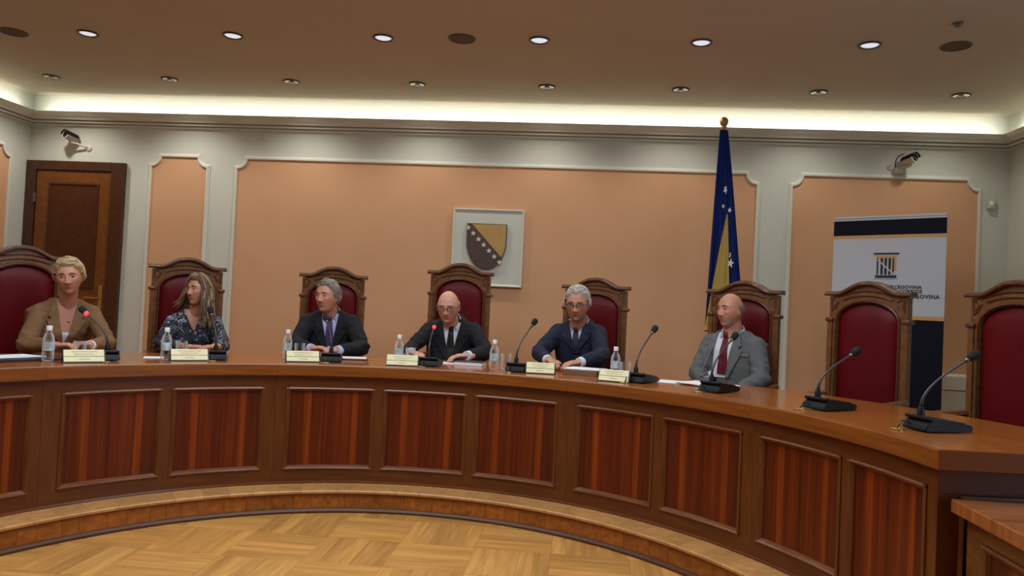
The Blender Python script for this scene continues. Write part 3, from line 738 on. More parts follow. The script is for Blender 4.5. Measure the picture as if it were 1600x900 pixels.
# flag on its pole
fl = empty('flag_on_pole', (1.10, 6.50, ZD), 0, 'blue and yellow flag with white stars hanging on a pole behind the chairs', 'flag')
b = NB(); lathe(b, [(.0005, 0), (.17, 0), (.17, .02), (.06, .045), (.03, .06), (.0005, .06)], 28); obj('base', b, M['brass'], fl, smooth=True, angle=40)
b = NB(); tube(b, [(-.02, 0, .05), (.022, 0, 2.70)], .014, 10); obj('pole', b, M['brass'], fl, smooth=True)
b = NB(); ellipsoid(b, (.024, 0, 2.775), (.036, .036, .040)); lathe(b, [(.0005, 2.70), (.022, 2.70), (.016, 2.715), (.028, 2.728), (.014, 2.742), (.0005, 2.742)], 16, Matrix.Translation((.024, 0, 0))); obj('finial', b, M['gold'], fl, smooth=True)
def cloth(name, top, bot, m, parent, y0, ph, amp, nw, nu=24, nv=40, yb=None):
    b = NB(); rows = []
    for j in range(nv + 1):
        v = j / nv; xl = top[0] + (bot[0] - top[0]) * v ** 0.9; xr = top[1] + (bot[1] - top[1]) * v ** 0.9
        z = top[2] + (bot[2] - top[2]) * v; row = []
        for i in range(nu + 1):
            u = i / nu
            zz = z - (bot[3] if len(bot) > 3 else 0) * u * v
            y = y0 - amp * (.25 + .75 * v) * math.sin(ph + u * nw * 2 * PI + v * .9) - .012 * v * math.sin(ph * 2 + u * nw * 4 * PI)
            row.append(b.verts.new((xl + (xr - xl) * u, y, zz)))
        rows.append(row)
    for j in range(nv):
        for i in range(nu): b.faces.new((rows[j][i], rows[j][i + 1], rows[j + 1][i + 1], rows[j + 1][i]))
    bmesh.ops.solidify(b, geom=list(b.faces), thickness=.003)
    return obj(name, b, m, parent, smooth=True)
cb = cloth('cloth', (-.012, .052, 2.70), (-.078, .240, 1.02), M['flagblue'], fl, -.03, .4, .030, 2.0)
cloth('yellow_fold', (.062, .070, 1.99), (-.085, .120, 1.03), M['flagyellow'], cb, -.085, 1.2, .014, 1.5, 16, 30)
for x, z, r, ry, tl in ((.036, 2.185, .034, .9, .3), (.024, 2.05, .018, .7, .8), (.080, 2.02, .022, -.9, .2), (.094, 1.65, .026, 1.1, .4), (.102, 1.585, .040, -.9, .2)):
    b = NB(); prism(b, star(r), -.004, .0, mx=Matrix.Translation((x, -.112, z)) @ Matrix.Rotation(ry, 4, 'Z') @ Matrix.Rotation(tl, 4, 'Y')); obj('star', b, M['flagwhite'], cb)

# roll-up banner
BA, BB = Vector((2.015, 6.40, 0)), Vector((2.665, 5.905, 0))
bu = (BB - BA).normalized(); BWd = (BB - BA).length; bo = (BA + BB) / 2
bnr = empty('roll_up_banner', (bo.x, bo.y, ZD), math.atan2(bu.y, bu.x), 'white roll-up banner with navy bands and a striped pillar emblem', 'banner')
hw = BWd / 2; ZT2 = 2.118 - ZD
b = NB(); box(b, (-hw, -.002, .07), (hw, .002, ZT2)); sheet = obj('sheet', b, M['banner'], bnr)
b = NB(); box(b, (-hw - .01, -.05, 0), (hw + .01, .05, .075), .015); obj('base_cassette', b, M['steel'], bnr)
b = NB(); tube(b, [(0, .03, .05), (0, .012, ZT2)], .008, 8); obj('support_pole', b, M['steel'], bnr)
b = NB(); box(b, (-hw - .003, -.008, ZT2 - .012), (hw + .003, .008, ZT2 + .004), .003); obj('top_rail', b, M['banner'], bnr)
def printed(name, pts, m, d=.0036): return obj(name, prism(NB(), pts, -d, -.0018), m, sheet)
def rect(x0, x1, z0, z1): return [(x0, z0), (x1, z0), (x1, z1), (x0, z1)]
zz = lambda w: w - ZD
printed('top_band', rect(-hw, hw, zz(1.972), zz(2.090)), M['navy']); printed('gold_line', rect(-hw, hw, zz(1.948), zz(1.972)), M['bannergold'])
printed('lower_band', rect(-hw, hw, .075, zz(1.322)), M['navy']); printed('gold_line', rect(-hw, hw, zz(1.322), zz(1.352)), M['bannergold'])
# pillar emblem (centre cx, from z 1.63 to 1.83)
ex, e0z, e1z = -.005, zz(1.628), zz(1.832); eh = e1z - e0z
printed('emblem_cap', rect(ex - .092, ex + .092, e1z - .013, e1z), M['ink'])
printed('emblem_capital', [(ex - .068, e1z - .036), (ex + .068, e1z - .036), (ex + .090, e1z - .017), (ex - .090, e1z - .017)], M['bannergold'])
for k in range(4):
    x = ex - .068 + .034 * k + .006; printed('emblem_gold_bar', rect(x + .014, x + .034, e0z + .045 + .085 * (.9 - k * .22), e1z - .036), M['bannergold'], .0030)
for k in range(5):
    x = ex - .068 + .0285 * k; w = .012 if k in (0, 4) else .018
    printed('emblem_bar', rect(x, x + w, e0z + .034, e1z - .040), M['ink'], .0034)
printed('emblem_slash', [(ex - .066, e1z - .056), (ex - .058, e1z - .050), (ex + .064, e0z + .040), (ex + .056, e0z + .034)], M['banner'], .0042)
printed('emblem_base', rect(ex - .078, ex + .078, e0z + .010, e0z + .030), M['ink']); printed('emblem_line', rect(ex - .086, ex + .086, e0z, e0z + .003), M['ink'])
def text(name, body, size, loc, m, parent, rot=(PI / 2, 0, 0), align='CENTER', ext=.0006):
    cu = bpy.data.curves.new(name, 'FONT'); cu.body = body; cu.size = size; cu.align_x = align; cu.align_y = 'CENTER'; cu.extrude = ext; cu.resolution_u = 2; cu.offset = .0012; cu.space_character = 1.08
    t = bpy.data.objects.new(name, cu); COL.objects.link(t)
    bpy.context.view_layer.update()
    me = bpy.data.meshes.new_from_object(t.evaluated_get(bpy.context.evaluated_depsgraph_get())); bpy.data.objects.remove(t)
    me.materials.clear(); me.materials.append(m)
    o = link(name, me, parent); o.location = loc; o.rotation_euler = rot
    return o
text('lettering', 'BOSNA I HERCEGOVINA', .036, (.040, -.0035, zz(1.567)), M['ink'], sheet)
text('lettering', 'CORRIDE', .036, (.175, -.0035, zz(1.535)), M['ink'], sheet)
text('lettering', 'BOSNIA AND HERZEGOVINA', .041, (.088, -.0035, zz(1.497)), M['ink'], sheet)

# ================================================================== things on the worktop
def on(t, off, dz=0.0012): return bp(t, off, ZT + dz)
def make_bottle():
    o = empty('water_bottle', (0, 0, 0), 0, 'x', 'bottle', 'small water bottles on the worktop')
    b = NB(); lathe(b, [(.0005, .001), (.024, .001), (.029, .006), (.0295, .05), (.028, .054), (.0295, .058), (.0295, .10), (.0285, .118), (.024, .138), (.013, .158), (.012, .168), (.0125, .172), (.0005, .172)], 24); obj('body', b, M['pet'], o, smooth=True, angle=50)
    b = NB(); lathe(b, [(.0302, .058), (.0304, .060), (.0304, .103), (.0302, .105)], 24); obj('label', b, M['bottlelabel'], o, smooth=True)
    b = NB(); lathe(b, [(.0005, .167), (.0145, .167), (.0150, .171), (.0150, .190), (.0135, .193), (.0005, .193)], 20); obj('cap', b, M['whitecap'], o, smooth=True, angle=40)
    return o
BOT = [(-50.75, .267, 'water bottle left of the cream nameplate of the woman in the tan jacket'), (-36.6, .235, 'water bottle beside the nameplate of the woman with long hair'),
       (-20.65, .40, 'water bottle in front of the right arm of the man with the purple tie'), (-5.0, .26, 'water bottle behind the left end of the bald man nameplate'),
       (9.0, .238, 'water bottle beside the glass right of the bald man in black'), (25.5, .40, 'water bottle behind the nameplate nearest the man in the grey suit')]
pr = None
for t, o_, lb in BOT:
    q = make_bottle() if pr is None else copy_tree(pr); pr = pr or q
    q.location = on(t, o_); q.rotation_euler = (0, 0, RND.uniform(0, 6)); q['label'] = lb
def make_glass():
    o = tag(obj('drinking_glass', lathe(NB(), [(.0005, .001), (.029, .001), (.031, .004), (.034, .105), (.0345, .107), (.033, .107), (.0285, .012), (.0005, .010)], 28), M['glass'], smooth=True, angle=50), 'x', 'glass', 'drinking glasses on the worktop')
    return o
pr = None
for t, o_, lb in ((-46.9, .30, 'drinking glass in front of the clasped hands of the woman in tan'), (-34.4, .34, 'drinking glass right of the bottle by the long-haired woman'), (-19.0, .36, 'drinking glass between the bottle and hands of the man with the purple tie'),
                  (-3.6, .33, 'drinking glass right of the bottle behind the bald man nameplate'), (10.7, .250, 'drinking glass right of the bottle beside the bald man in black'), (27.6, .33, 'drinking glass between the microphone and bottle near the grey-suited man')):
    q = make_glass() if pr is None else pr.copy()
    if pr is not None: COL.objects.link(q)
    pr = pr or q; q.location = on(t, o_); q['label'] = lb
# nameplates
def nameplate(t0, o0, t1, o1, label):
    a, c = on(t0, o0), on(t1, o1); m = (a + c) / 2; L = (c - a).length * 1.0; rz = math.atan2(c.y - a.y, c.x - a.x)
    o = empty('nameplate', m, rz, label, 'nameplate', 'two-line nameplates on the worktop')
    h, ty, by = .068, .030, .062
    def side(x0, x1, name):
        b = NB(); vs = []
        for x in (x0, x1): vs.append([b.verts.new((x, y, z)) for y, z in ((0.0, 0), (by, 0), (ty + .004, h), (ty - .002, h))])
        b.faces.new(vs[0]); b.faces.new(vs[1][::-1])
        for k in range(4): b.faces.new((vs[0][k], vs[1][k], vs[1][(k + 1) % 4], vs[0][(k + 1) % 4]))
        return obj(name, b, M['black'], o)
    side(-L / 2 - .003, L / 2 + .008, 'holder')
    sl = Vector((0, ty, h)).normalized(); nn = Vector((0, -sl.z, sl.y))
    hyp = math.hypot(ty - .002, h)
    fr = Matrix(((1, 0, 0, 0), (0, nn.y, sl.y, 0), (0, nn.z, sl.z, 0), (0, 0, 0, 1)))
    for k, (u0, u1) in enumerate(((.005, .034), (.036, hyp + .001))):
        b = NB(); box(b, (-L / 2, .0005, u0), (L / 2, .0035, u1), .0006, fr); pl = obj('plate', b, M['plate'], o)
        b = NB(); rows = [(.5, .24, .0042)] if k == 0 else [(.66, .62, .0036), (.30, .50, .0036)]
        for v, wf, hh in rows:
            x = -L * wf / 2
            while x < L * wf / 2:
                w = RND.uniform(.003, .006); z = u0 + (u1 - u0) * v
                box(b, (x, .0036, z - hh / 2), (x + w, .0041, z + hh / 2), 0, fr); x += w + RND.choice((.0014, .0014, .004))
        obj('engraving', b, M['greyink'], pl)
    return o
nameplate(-49.6, .150, -44.75, .120, 'cream two-line nameplate in front of the woman in the tan jacket')
nameplate(-36.1, .165, -31.25, .165, 'cream two-line nameplate in front of the long-haired woman')
nameplate(-20.6, .150, -16.05, .170, 'two-line nameplate in front of the man with the purple tie')
nameplate(-6.3, .120, -1.75, .130, 'brass two-line nameplate left of the microphone of the bald man in black')
nameplate(14.3, .170, 18.1, .225, 'brass two-line nameplate in front of the man in the navy suit')
nameplate(25.9, .110, 30.0, .148, 'brass two-line nameplate nearest to the man in the grey suit')
# conference microphones: base wedge, gooseneck bent back towards the seat, foam head
def microphone(t, off, hx, hz, hback, label, lit=False, rot=0.0, size=.020):
    p = on(t, off - .10); o = empty('conference_microphone', p, brz(t) + rot, label, 'microphone', 'gooseneck microphones on the worktop')
    b = NB(); prof = [(-.01, .004), (-.006, .020), (.02, .050), (.05, .052), (.205, .030), (.215, .022), (.215, .006), (.20, .002)]
    vs = []
    for x in (-.064, .064): vs.append([b.verts.new((x, y, z)) for y, z in prof])
    b.faces.new(vs[0]); b.faces.new(vs[1][::-1])
    for k in range(len(prof)): b.faces.new((vs[0][k], vs[1][k], vs[1][(k + 1) % len(prof)], vs[0][(k + 1) % len(prof)]))
    bmesh.ops.bevel(b, geom=list(b.edges), offset=.004, segments=2, affect='EDGES'); bs = obj('base', b, M['black'], o)
    b = NB(); box(b, (-.060, .0, .046), (.060, .030, .060), .004); obj('front_bar', b, M['black'], bs)
    b = NB(); box(b, (-.045, .07, .0), (.045, .16, .0), 0); b.free()
    b = NB(); tube(b, [(-.045, .05, .0515), (-.045, .19, .0335)], .004, 6); tube(b, [(.045, .05, .0515), (.045, .19, .0335)], .004, 6); obj('side_trim', b, M['stem'], bs)
    b = NB(); lathe(b, [(.0005, 0), (.015, 0), (.013, .03), (.009, .04), (.0005, .04)], 14, Matrix.Translation((0, .022, .055))); obj('collar', b, M['black'], o, smooth=True, angle=40)
    hp = Vector((hx, hback, hz - ZT)); s0 = Vector((0, .022, .09)); c1 = s0 + Vector((hx * .02, .0, .09)); c2 = hp - (hp - s0).normalized() * .10 + Vector((0, 0, .02))
    pts = []
    for k in range(15):
        s = k / 14; pts.append(s0 * (1 - s) ** 3 + c1 * 3 * s * (1 - s) ** 2 + c2 * 3 * s * s * (1 - s) + hp * s ** 3)
    b = NB(); tube(b, pts, [.0075 - .003 * min(1, k / 6) for k in range(15)], 8); obj('gooseneck', b, M['stem'], o, smooth=True)
    dr = (pts[-1] - pts[-2]).normalized()
    b = NB(); capsule(b, hp - dr * .004, size * .85, hp + dr * .016, size, 14); obj('foam_head', b, M['blacksoft'], o, smooth=True)
    b = NB(); tube(b, [hp - dr * .034, hp - dr * .014], .0085, 10); obj('ring', b, M['led'] if lit else M['steel'], o, smooth=True)
    if lit:
        b = NB(); tube(b, [hp - dr * .026, hp - dr * .010], .0125, 12); obj('red_light', b, M['led'], o, smooth=True)
    g = bp(t - .6, off - .165, ZT); lw = Matrix.Rotation(-(brz(t) + rot), 4, 'Z') @ Matrix.Translation(-p)
    gl = lw @ g
    b = NB(); tube(b, [(-.02, .01, .015), (-.03, -.01, .03), ((gl.x - .03) / 2, (gl.y - .02) / 2, .034), (gl.x, gl.y + .012, .022), (gl.x, gl.y, .004)], .0032, 6); obj('cable', b, M['stem'], o, smooth=True)
    gm = tag(obj('cable_grommet', lathe(NB(), [(.0005, 0), (.028, 0), (.028, .003), (.022, .006), (.012, .006), (.010, .002), (.0005, .002)], 20), M['brass'], smooth=True, angle=40), 'brass outlet of the ' + label, 'cable outlet', 'brass cable outlets along the worktop edge')
    gm.location = (g.x, g.y, ZT + .0008)
    return o
MIC = [(-44.0, .30, -.105, 1.141, .16, 'gooseneck microphone with red light by the woman in tan', True), (-30.2, .30, -.035, 1.163, .12, 'gooseneck microphone in front of the long-haired woman', False),
       (-14.5, .30, -.055, 1.141, .16, 'gooseneck microphone in front of the purple tie', False), (-.4, .27, .004, 1.134, .16, 'gooseneck microphone with red light by the bald man in black', True),
       (12.6, .27, .065, 1.180, .16, 'gooseneck microphone left of the man in the navy suit', False), (30.3, .30, .022, 1.178, .20, 'gooseneck microphone between the navy and grey suits', False),
       (41.5, .30, .020, 1.168, .20, 'gooseneck microphone in front of the man in grey', False), (57.1, .28, .035, 1.138, .22, 'gooseneck microphone in front of the empty chair by the banner', False),
       (70.5, .30, .040, 1.166, .22, 'gooseneck microphone in front of the empty chair at the right edge', False)]
for t, o_, hx, hz, hb, lb, lit in MIC: microphone(t, o_, hx, hz, hb, lb, lit)
# papers and books
def papers(name, pts, n, label, cat, m='paper', th=.0012, dz=0.0012, parent=None, jitter=3):
    o = None
    for k in range(n):
        b = NB(); c = Vector((0, 0))
        for p in pts: c += Vector((p.x, p.y)) / len(pts)
        a = math.radians(RND.uniform(-jitter, jitter)) if k else 0
        vs = []
        for p in pts:
            d_ = Vector((p.x, p.y)) - c; d_.rotate(Matrix.Rotation(a, 2)); vs.append(b.verts.new((d_.x, d_.y, th * k * 1.15)))
        f_ = b.faces.new(vs); g_ = bmesh.ops.extrude_face_region(b, geom=[f_]); bmesh.ops.translate(b, verts=[v for v in g_['geom'] if isinstance(v, bmesh.types.BMVert)], vec=(0, 0, th))
        if o is None:
            o = tag(obj(name, b, M[m]), label, cat); o.location = (c.x, c.y, ZT + dz)
        else: obj('sheet', b, M[m], o)
    return o
def quad(t, off, w, d, rz):
    c = on(t, off); ca, sa = math.cos(brz(t) + rz), math.sin(brz(t) + rz)
    return [Vector((c.x + x * ca - y * sa, c.y + x * sa + y * ca, 0)) for x, y in ((-w / 2, -d / 2), (w / 2, -d / 2), (w / 2, d / 2), (-w / 2, d / 2))]
papers('document_folder', quad(-52.6, .42, .34, .26, .25), 1, 'dark folder with papers on it at the left edge of the worktop', 'folder', 'folder', .012)
papers('loose_papers', quad(-53.4, .46, .25, .19, .32), 3, 'white papers lying on the dark folder at the left edge', 'papers', dz=.0145)
papers('red_card', quad(-49.2, .20, .06, .07, .1), 1, 'small red card between the bottle and nameplate of the woman in tan', 'card', 'redcard', .004)
papers('loose_papers', quad(-43.3, .43, .11, .15, .2), 2, 'white paper right of the red-lit microphone of the woman in tan', 'papers')
papers('loose_papers', quad(-37.6, .40, .11, .15, -.2), 2, 'white paper left of the bottle of the long-haired woman', 'papers')
bk = papers('notebook', quad(-12.0, .52, .20, .15, .06), 1, 'white-paged notebook right of the microphone before the purple tie', 'book', 'bookdark', .006)
papers('loose_papers', quad(-12.0, .52, .19, .145, .06), 4, 'stack of white pages on the notebook before the purple tie', 'papers', dz=.0085, jitter=0.6)
papers('loose_papers', quad(.2, .52, .24, .16, .12), 3, 'white papers under the hands of the bald man in black', 'papers')
bk = papers('book', quad(4.3, .50, .19, .14, -.02), 1, 'closed dark book right of the hand of the bald man', 'book', 'paper', .022)
b = NB(); box(b, (-.097, -.073, .022), (.097, .073, .027), .002, Matrix.Rotation(brz(4.3) - .02, 4, 'Z')); obj('cover', b, M['bookdark'], bk)
bk = papers('book', quad(20.9, .42, .22, .20, .05), 1, 'thick brown book right of the hands of the man in navy', 'book', 'bookbrown', .030)
papers('loose_papers', quad(20.9, .45, .24, .20, .10), 4, 'white papers on top of the thick brown book', 'papers', dz=.033)
papers('loose_papers', quad(33.6, .52, .28, .20, .30), 2, 'white papers left of the papers of the man in grey', 'papers')
papers('loose_papers', quad(37.0, .54, .30, .23, -.10), 5, 'stack of white papers before the man in the grey suit', 'papers', dz=.006, jitter=5)

# ================================================================== people
def remeshed(name, bm, voxel, smooth_it=4, factor=0.5):
    me = bpy.data.meshes.new('tmp'); bmesh.ops.recalc_face_normals(bm, faces=bm.faces); bm.to_mesh(me); bm.free()
    o = bpy.data.objects.new('tmp', me); COL.objects.link(o)
    m = o.modifiers.new('r', 'REMESH'); m.mode = 'VOXEL'; m.voxel_size = voxel; m.use_smooth_shade = True
    if smooth_it:
        s = o.modifiers.new('s', 'SMOOTH'); s.iterations = smooth_it; s.factor = factor
    bpy.context.view_layer.update()
    out = bpy.data.meshes.new_from_object(o.evaluated_get(bpy.context.evaluated_depsgraph_get()))
    out.name = name; bpy.data.objects.remove(o); bpy.data.meshes.remove(me)
    out.polygons.foreach_set('use_smooth', [True] * len(out.polygons))
    return out
def gs(x, s): return math.exp(-(x / s) ** 2)
def sst(a, b, x):
    t = max(0.0, min(1.0, (x - a) / (b - a))); return t * t * (3 - 2 * t)
# head surface in head units (height 1, centre between crown and chin), face towards -y
def head_pt(d, sp):
    sx, sy, sz = d
    f = sp.get('fem', 0.0)
    w = .335 * (1 - (.24 + .05 * f) * max(0, -sz) ** 1.3) * (1 + .03 * max(0, sz)); x = w * sx
    y = (.395 if sy < 0 else .43) * sy
    z = .5 * sz
    if sz < 0:
        y = y * (1 - .10 * (-sz) ** 2) if sy < 0 else y * (1 - .42 * (-sz) ** 1.2)
        y -= .055 * (-sz) ** 2 if sy > 0 else .03 * (-sz) ** 2
    if sz < -.55 and sy < .4: # square off the jaw and chin
        k = (-sz - .55) / .45; x *= 1 + .22 * k * (1 - f * .4); y -= .05 * k * (1 - abs(sx))
    if sy < .2:
        fr = sst(.2, -.35, sy)
        ax = abs(x); h = 0
        # flattened face plane
        y = y + fr * .035 * gs(x, .16) * gs(z + .02, .3)
        h += -.050 * gs(ax - .135, .072) * gs(z - .045, .046)          # eye sockets
        h += .024 * gs(z - .125, .040) * gs(ax - .10, .13)             # brow ridge
        h += .020 * gs(ax - .19, .07) * gs(z + .07, .07)               # cheekbones
        nz_ = max(0, min(1, (.07 - z) / .215))
        if z < .10 and z > -.20:
            ridge = (.035 + .095 * nz_ ** 1.3) * (sst(-.185, -.135, z)) * sst(.12, .04, z)
            h += ridge * gs(x, .036 + .030 * nz_ ** 2)
            h += .040 * gs(ax - .062, .030) * gs(z + .135, .030)       # nostril wings
        h += .020 * gs(x, .12) * gs(z + .235, .026) + .021 * gs(x, .10) * gs(z + .285, .024) - .018 * gs(x, .13) * gs(z + .258, .011)
        h += -.015 * gs(x, .10) * gs(z + .335, .03)
        h += .035 * gs(x, .09) * gs(z + .42, .05)                      # chin
        y -= h * fr
    return Vector((x, y, z))
def hair_edge(a, st):
    """height of the hairline at azimuth a (0 front .. 1 back)"""
    if st == 'bald': return -.10 if a > .52 else (-.06 if a > .47 else 9)
    rec = {'male': .34, 'thin': .36, 'fem': .31}.get(st, .32)
    if a < .22: return rec - (.03 * gs(a, .06) if st == 'male' else 0)
    if a < .38: return rec - .04 - (a - .22) * .9
    if a < .50: return .06 - (a - .38) * 1.6
    return -.13 - (a - .5) * .34
def person(name_label, T, org, j, sp, cloth):
    root_rz = brz(T)
    sl, sr = Vector(j['sl']), Vector(j['sr']); SM = (sl + sr) / 2; half = (sr - sl).length / 2
    top, chin = Vector(j['top']), Vector(j['chin'])
    HH = sp['H']; HC_ = (top + chin) / 2 + Vector(sp.get('hd', (0, 0, -.006)))
    hm = Matrix.Translation(HC_) @ Matrix.Rotation(math.radians(-sp['yaw']), 4, 'Z') @ Matrix.Rotation(math.radians(sp['pitch']), 4, 'X') @ Matrix.Rotation(math.radians(sp.get('roll', 0)), 4, 'Y') @ Matrix.Diagonal((HH, HH, HH, 1))
    hmi = hm.inverted()
    fem = sp.get('fem', 0); A = 1 - .14 * fem
    # ---------- skin: head, neck, trunk, arms, hands and legs in one closed surface
    b = NB(); nu, nv = 72, 60; rows = []
    for i in range(nv + 1):
        th = PI * i / nv; row = []
        for k in range(nu):
            ph = 2 * PI * k / nu; d = (math.sin(th) * math.sin(ph), -math.sin(th) * math.cos(ph), math.cos(th)); row.append(hm @ head_pt(d, sp))
            if i in (0, nv): break
        rows.append([b.verts.new(p) for p in row])
    for i in range(nv):
        for k in range(nu):
            k2 = (k + 1) % nu; a, c = rows[i], rows[i + 1]
            if len(a) == 1: b.faces.new((a[0], c[k], c[k2]))
            elif len(c) == 1: b.faces.new((a[k], c[0], a[k2]))
            else: b.faces.new((a[k], c[k], c[k2], a[k2]))
    for s in (-1, 1):
        em = hm @ Matrix.Translation((s * .325, .045, .0)) @ Matrix.Rotation(s * math.radians(22), 4, 'Z') @ Matrix.Rotation(math.radians(-8), 4, 'X')
        ellipsoid(b, (0, 0, 0), (.030, .075, .135), em, 14, 10); ellipsoid(b, (0, 0, 0), (.022, .09, .15), em @ Matrix.Translation((s * .012, .02, -.01)), 14, 10)
        ellipsoid(b, (0, 0, 0), (.062, .060, .052), hm @ Matrix.Translation((s * .135, -.285, .045)), 12, 8)        # eyelids over the eyeballs
    nb_ = SM + Vector((0, .015, .02)); jaw = hm @ Vector((0, .07, -.22))
    capsule(b, nb_ - Vector((0, 0, .04)), .066 * A, jaw, .056 * A)
    px = SM.x * .45; pel = Vector((px, .14 if not sp.get('back') else .12, .47))
    def tor(z): return (z - .47) / max(.1, SM.z - .47)
    def ring(z, rx, ry, dy=0.0):
        q = min(1, max(0, tor(z))); return (Vector((pel.x + (SM.x - pel.x) * q, pel.y + (SM.y + .03 - pel.y) * q + dy, z)), rx, ry)
    def loft(b, rings, n=28, e=2.5):
        rr = []
        for c, rx, ry in rings:
            row = []
            for k in range(n):
                a = 2 * PI * k / n; ca, sa = math.cos(a), math.sin(a)
                row.append(b.verts.new(c + Vector((rx * math.copysign(abs(ca) ** (2 / e), ca), ry * math.copysign(abs(sa) ** (2 / e), sa), 0))))
            rr.append(row)
        for a, c in zip(rr, rr[1:]):
            for k in range(n): b.faces.new((a[k], a[(k + 1) % n], c[(k + 1) % n], c[k]))
        b.faces.new(rr[0][::-1]); b.faces.new(rr[-1])
    bl = sp.get('belly', 0.0)
    def torso(b, g):
        zt = SM.z
        loft(b, [ring(.47, .17 * A + g, .13 + g), ring(.60, .165 * A + g, .122 + bl + g, -bl * .6), ring(.74, .165 * A + g, .118 + bl * .7 + g, -bl * .5), ring(zt - .16, .175 * A + g, .115 + g + .015 * fem, -.012 * fem), ring(zt - .07, half + .022 + g, .102 + g),
                 ring(zt - .015, half + .034 + g, .078 + g), ring(zt + .018, half * .90 + g, .066 + g), ring(zt + .040, half * .62 + g, .060 + g), ring(zt + .062, .072 * A + g, .058 + g)])
    torso(b, 0)
    el, er, wl, wr_ = (Vector(j[k]) for k in ('el', 'er', 'wl', 'wr'))
    for s_, e_, w_ in ((sl, el, wl), (sr, er, wr_)):
        capsule(b, s_.lerp(SM, .10) + Vector((0, .01, -.03)), .046 * A, e_, .040 * A, 14); capsule(b, e_, .040 * A, w_, .027 * A, 14)
    for s in (-1, 1):
        hp = pel + Vector((s * .09, -.03, .03)); kn = Vector((pel.x + s * .12, -.36, .50)); an = Vector((pel.x + s * .11, -.34, .09))
        capsule(b, hp, .085, kn, .058); capsule(b, kn, .056, an, .038); capsule(b, an - Vector((0, -.02, .045)), .036, an - Vector((0, .15, .055)), .032)
    # hands
    def hand(w, h, sgn, curl, spread=1.0):
        d = (h - w); d.normalize(); d = Vector((d.x, d.y, d.z * .6)).normalized(); s = d.cross(Vector((0, 0, 1))).normalized() * sgn; n = s.cross(d) * sgn
        if n.z < 0: n = -n
        k = .98 - .1 * fem
        capsule(b, w - d * .03, .025 * A, w + d * .012, .024 * A, 12)
        m3 = Matrix((( d.x, s.x, n.x, 0), (d.y, s.y, n.y, 0), (d.z, s.z, n.z, 0), (0, 0, 0, 1)))
        ellipsoid(b, w + d * .050 * k, (.053 * k, .040 * k, .017 * k), m3, 16, 10)
        for q, (so_, L) in enumerate(((.030, .066), (.0105, .078), (-.0095, .074), (-.029, .060))):
            p0 = w + d * .078 * k + s * so_ * k * .9
            d1 = (d + s * so_ * 2.2 * spread - n * math.sin(curl * .5)).normalized(); p1 = p0 + d1 * L * .5 * k
            d2 = (d + s * so_ * 1.6 * spread - n * math.tan(min(1.3, curl * 1.2))).normalized(); p2 = p1 + d2 * L * .34 * k; d3 = (d2 - n * math.sin(curl * .8)).normalized(); p3 = p2 + d3 * L * .22 * k
            capsule(b, p0, .0098 * k, p1, .0090 * k, 10); capsule(b, p1, .0090 * k, p2, .0082 * k, 10); capsule(b, p2, .0082 * k, p3, .0072 * k, 10)
        t0 = w + d * .028 * k + s * .026 * k; t1 = t0 + (d * .6 + s * .62 - n * .12).normalized() * .040 * k; t2 = t1 + (d * .9 + s * .16 - n * .25).normalized() * .034 * k
        capsule(b, t0, .0125 * k, t1, .0105 * k, 10); capsule(b, t1, .0105 * k, t2, .0085 * k, 10)
    # viewer-left hand is the person's right: its thumb lies towards the body's middle (+x)
    hand(wl, Vector(j['hl']), sp.get('tl', -1), sp.get('curl', .5)); hand(wr_, Vector(j['hr']), sp.get('tr', 1), sp.get('curl', .5))
    me = remeshed('person', b, .0046, 2, .4)
    # colours that belong to the skin: lips, cheeks, stubble, scalp
    ca = me.color_attributes.new('skin_colour', 'FLOAT_COLOR', 'POINT')
    base = Vector(sp['skin'][:3]); lip = Vector(sp.get('lip', rgb(150, 78, 72))[:3]); red = Vector(sp.get('red', rgb(188, 106, 86))[:3]); st_ = sp.get('stubble')
    for i, v in enumerate(me.vertices):
        p = hmi @ v.co; c = base.copy()
        if abs(p.x) < .5 and abs(p.y) < .6 and abs(p.z) < .62 and p.y < .3:
            c = c.lerp(red, .38 * gs(abs(p.x) - .17, .09) * gs(p.z + .10, .10) + .5 * gs(p.x, .06) * gs(p.z + .11, .06) * (p.y < -.3) + .35 * gs(abs(p.x) - .34, .05) * (p.y > -.05))
            if st_ is not None and p.y < .05:
                k = sst(-.17, -.25, p.z) * sst(.62, .5, -p.z); k = max(k, .0); k *= 1 - .8 * gs(p.x, .09) * gs(p.z + .262, .022); c = c.lerp(Vector(st_[0][:3]), st_[1] * k)
            if p.y < -.28: c = c.lerp(lip, gs(p.x, .085) ** .6 * max(gs(p.z + .240, .018), gs(p.z + .284, .019)) * sp.get('lipk', .7))
            if p.y < -.28: c = c.lerp(Vector(rgb(70, 30, 28)[:3]), .85 * gs(p.x, .08) * gs(p.z + .260, .0085))
        ca.data[i].color = (c.x, c.y, c.z, 1)
    me.materials.append(M['skin'])
    me.name = 'person'
    P = link('person', me); P.location = org; P.rotation_euler = (0, 0, root_rz)
    tag(P, name_label, 'person')
    # ---------- eyes, brows
    for s in (-1, 1):
        ec = Vector((s * .135, -.290, .045)); opening = sp.get('eyes', .75)
        b = NB(); ellipsoid(b, (0, 0, 0), (.044, .055 if opening > .1 else .040, .020 * opening + .004), hm @ Matrix.Translation(ec + Vector((0, -.014, -.002))), 14, 10); e = obj('eye', b, M['eyewhite'] if opening > .1 else M['lidskin'], P, smooth=True)
        gz = sp.get('gaze', 0.0)
        if opening > .1: b = NB(); ellipsoid(b, (0, 0, 0), (.021, .018 if opening > .1 else .004, .020 * opening + .003), hm @ Matrix.Translation(ec + Vector((gz * .02, -.055, -.002 - .006 * (1 - opening)))), 12, 8); obj('iris', b, M['iris'], e, smooth=True)
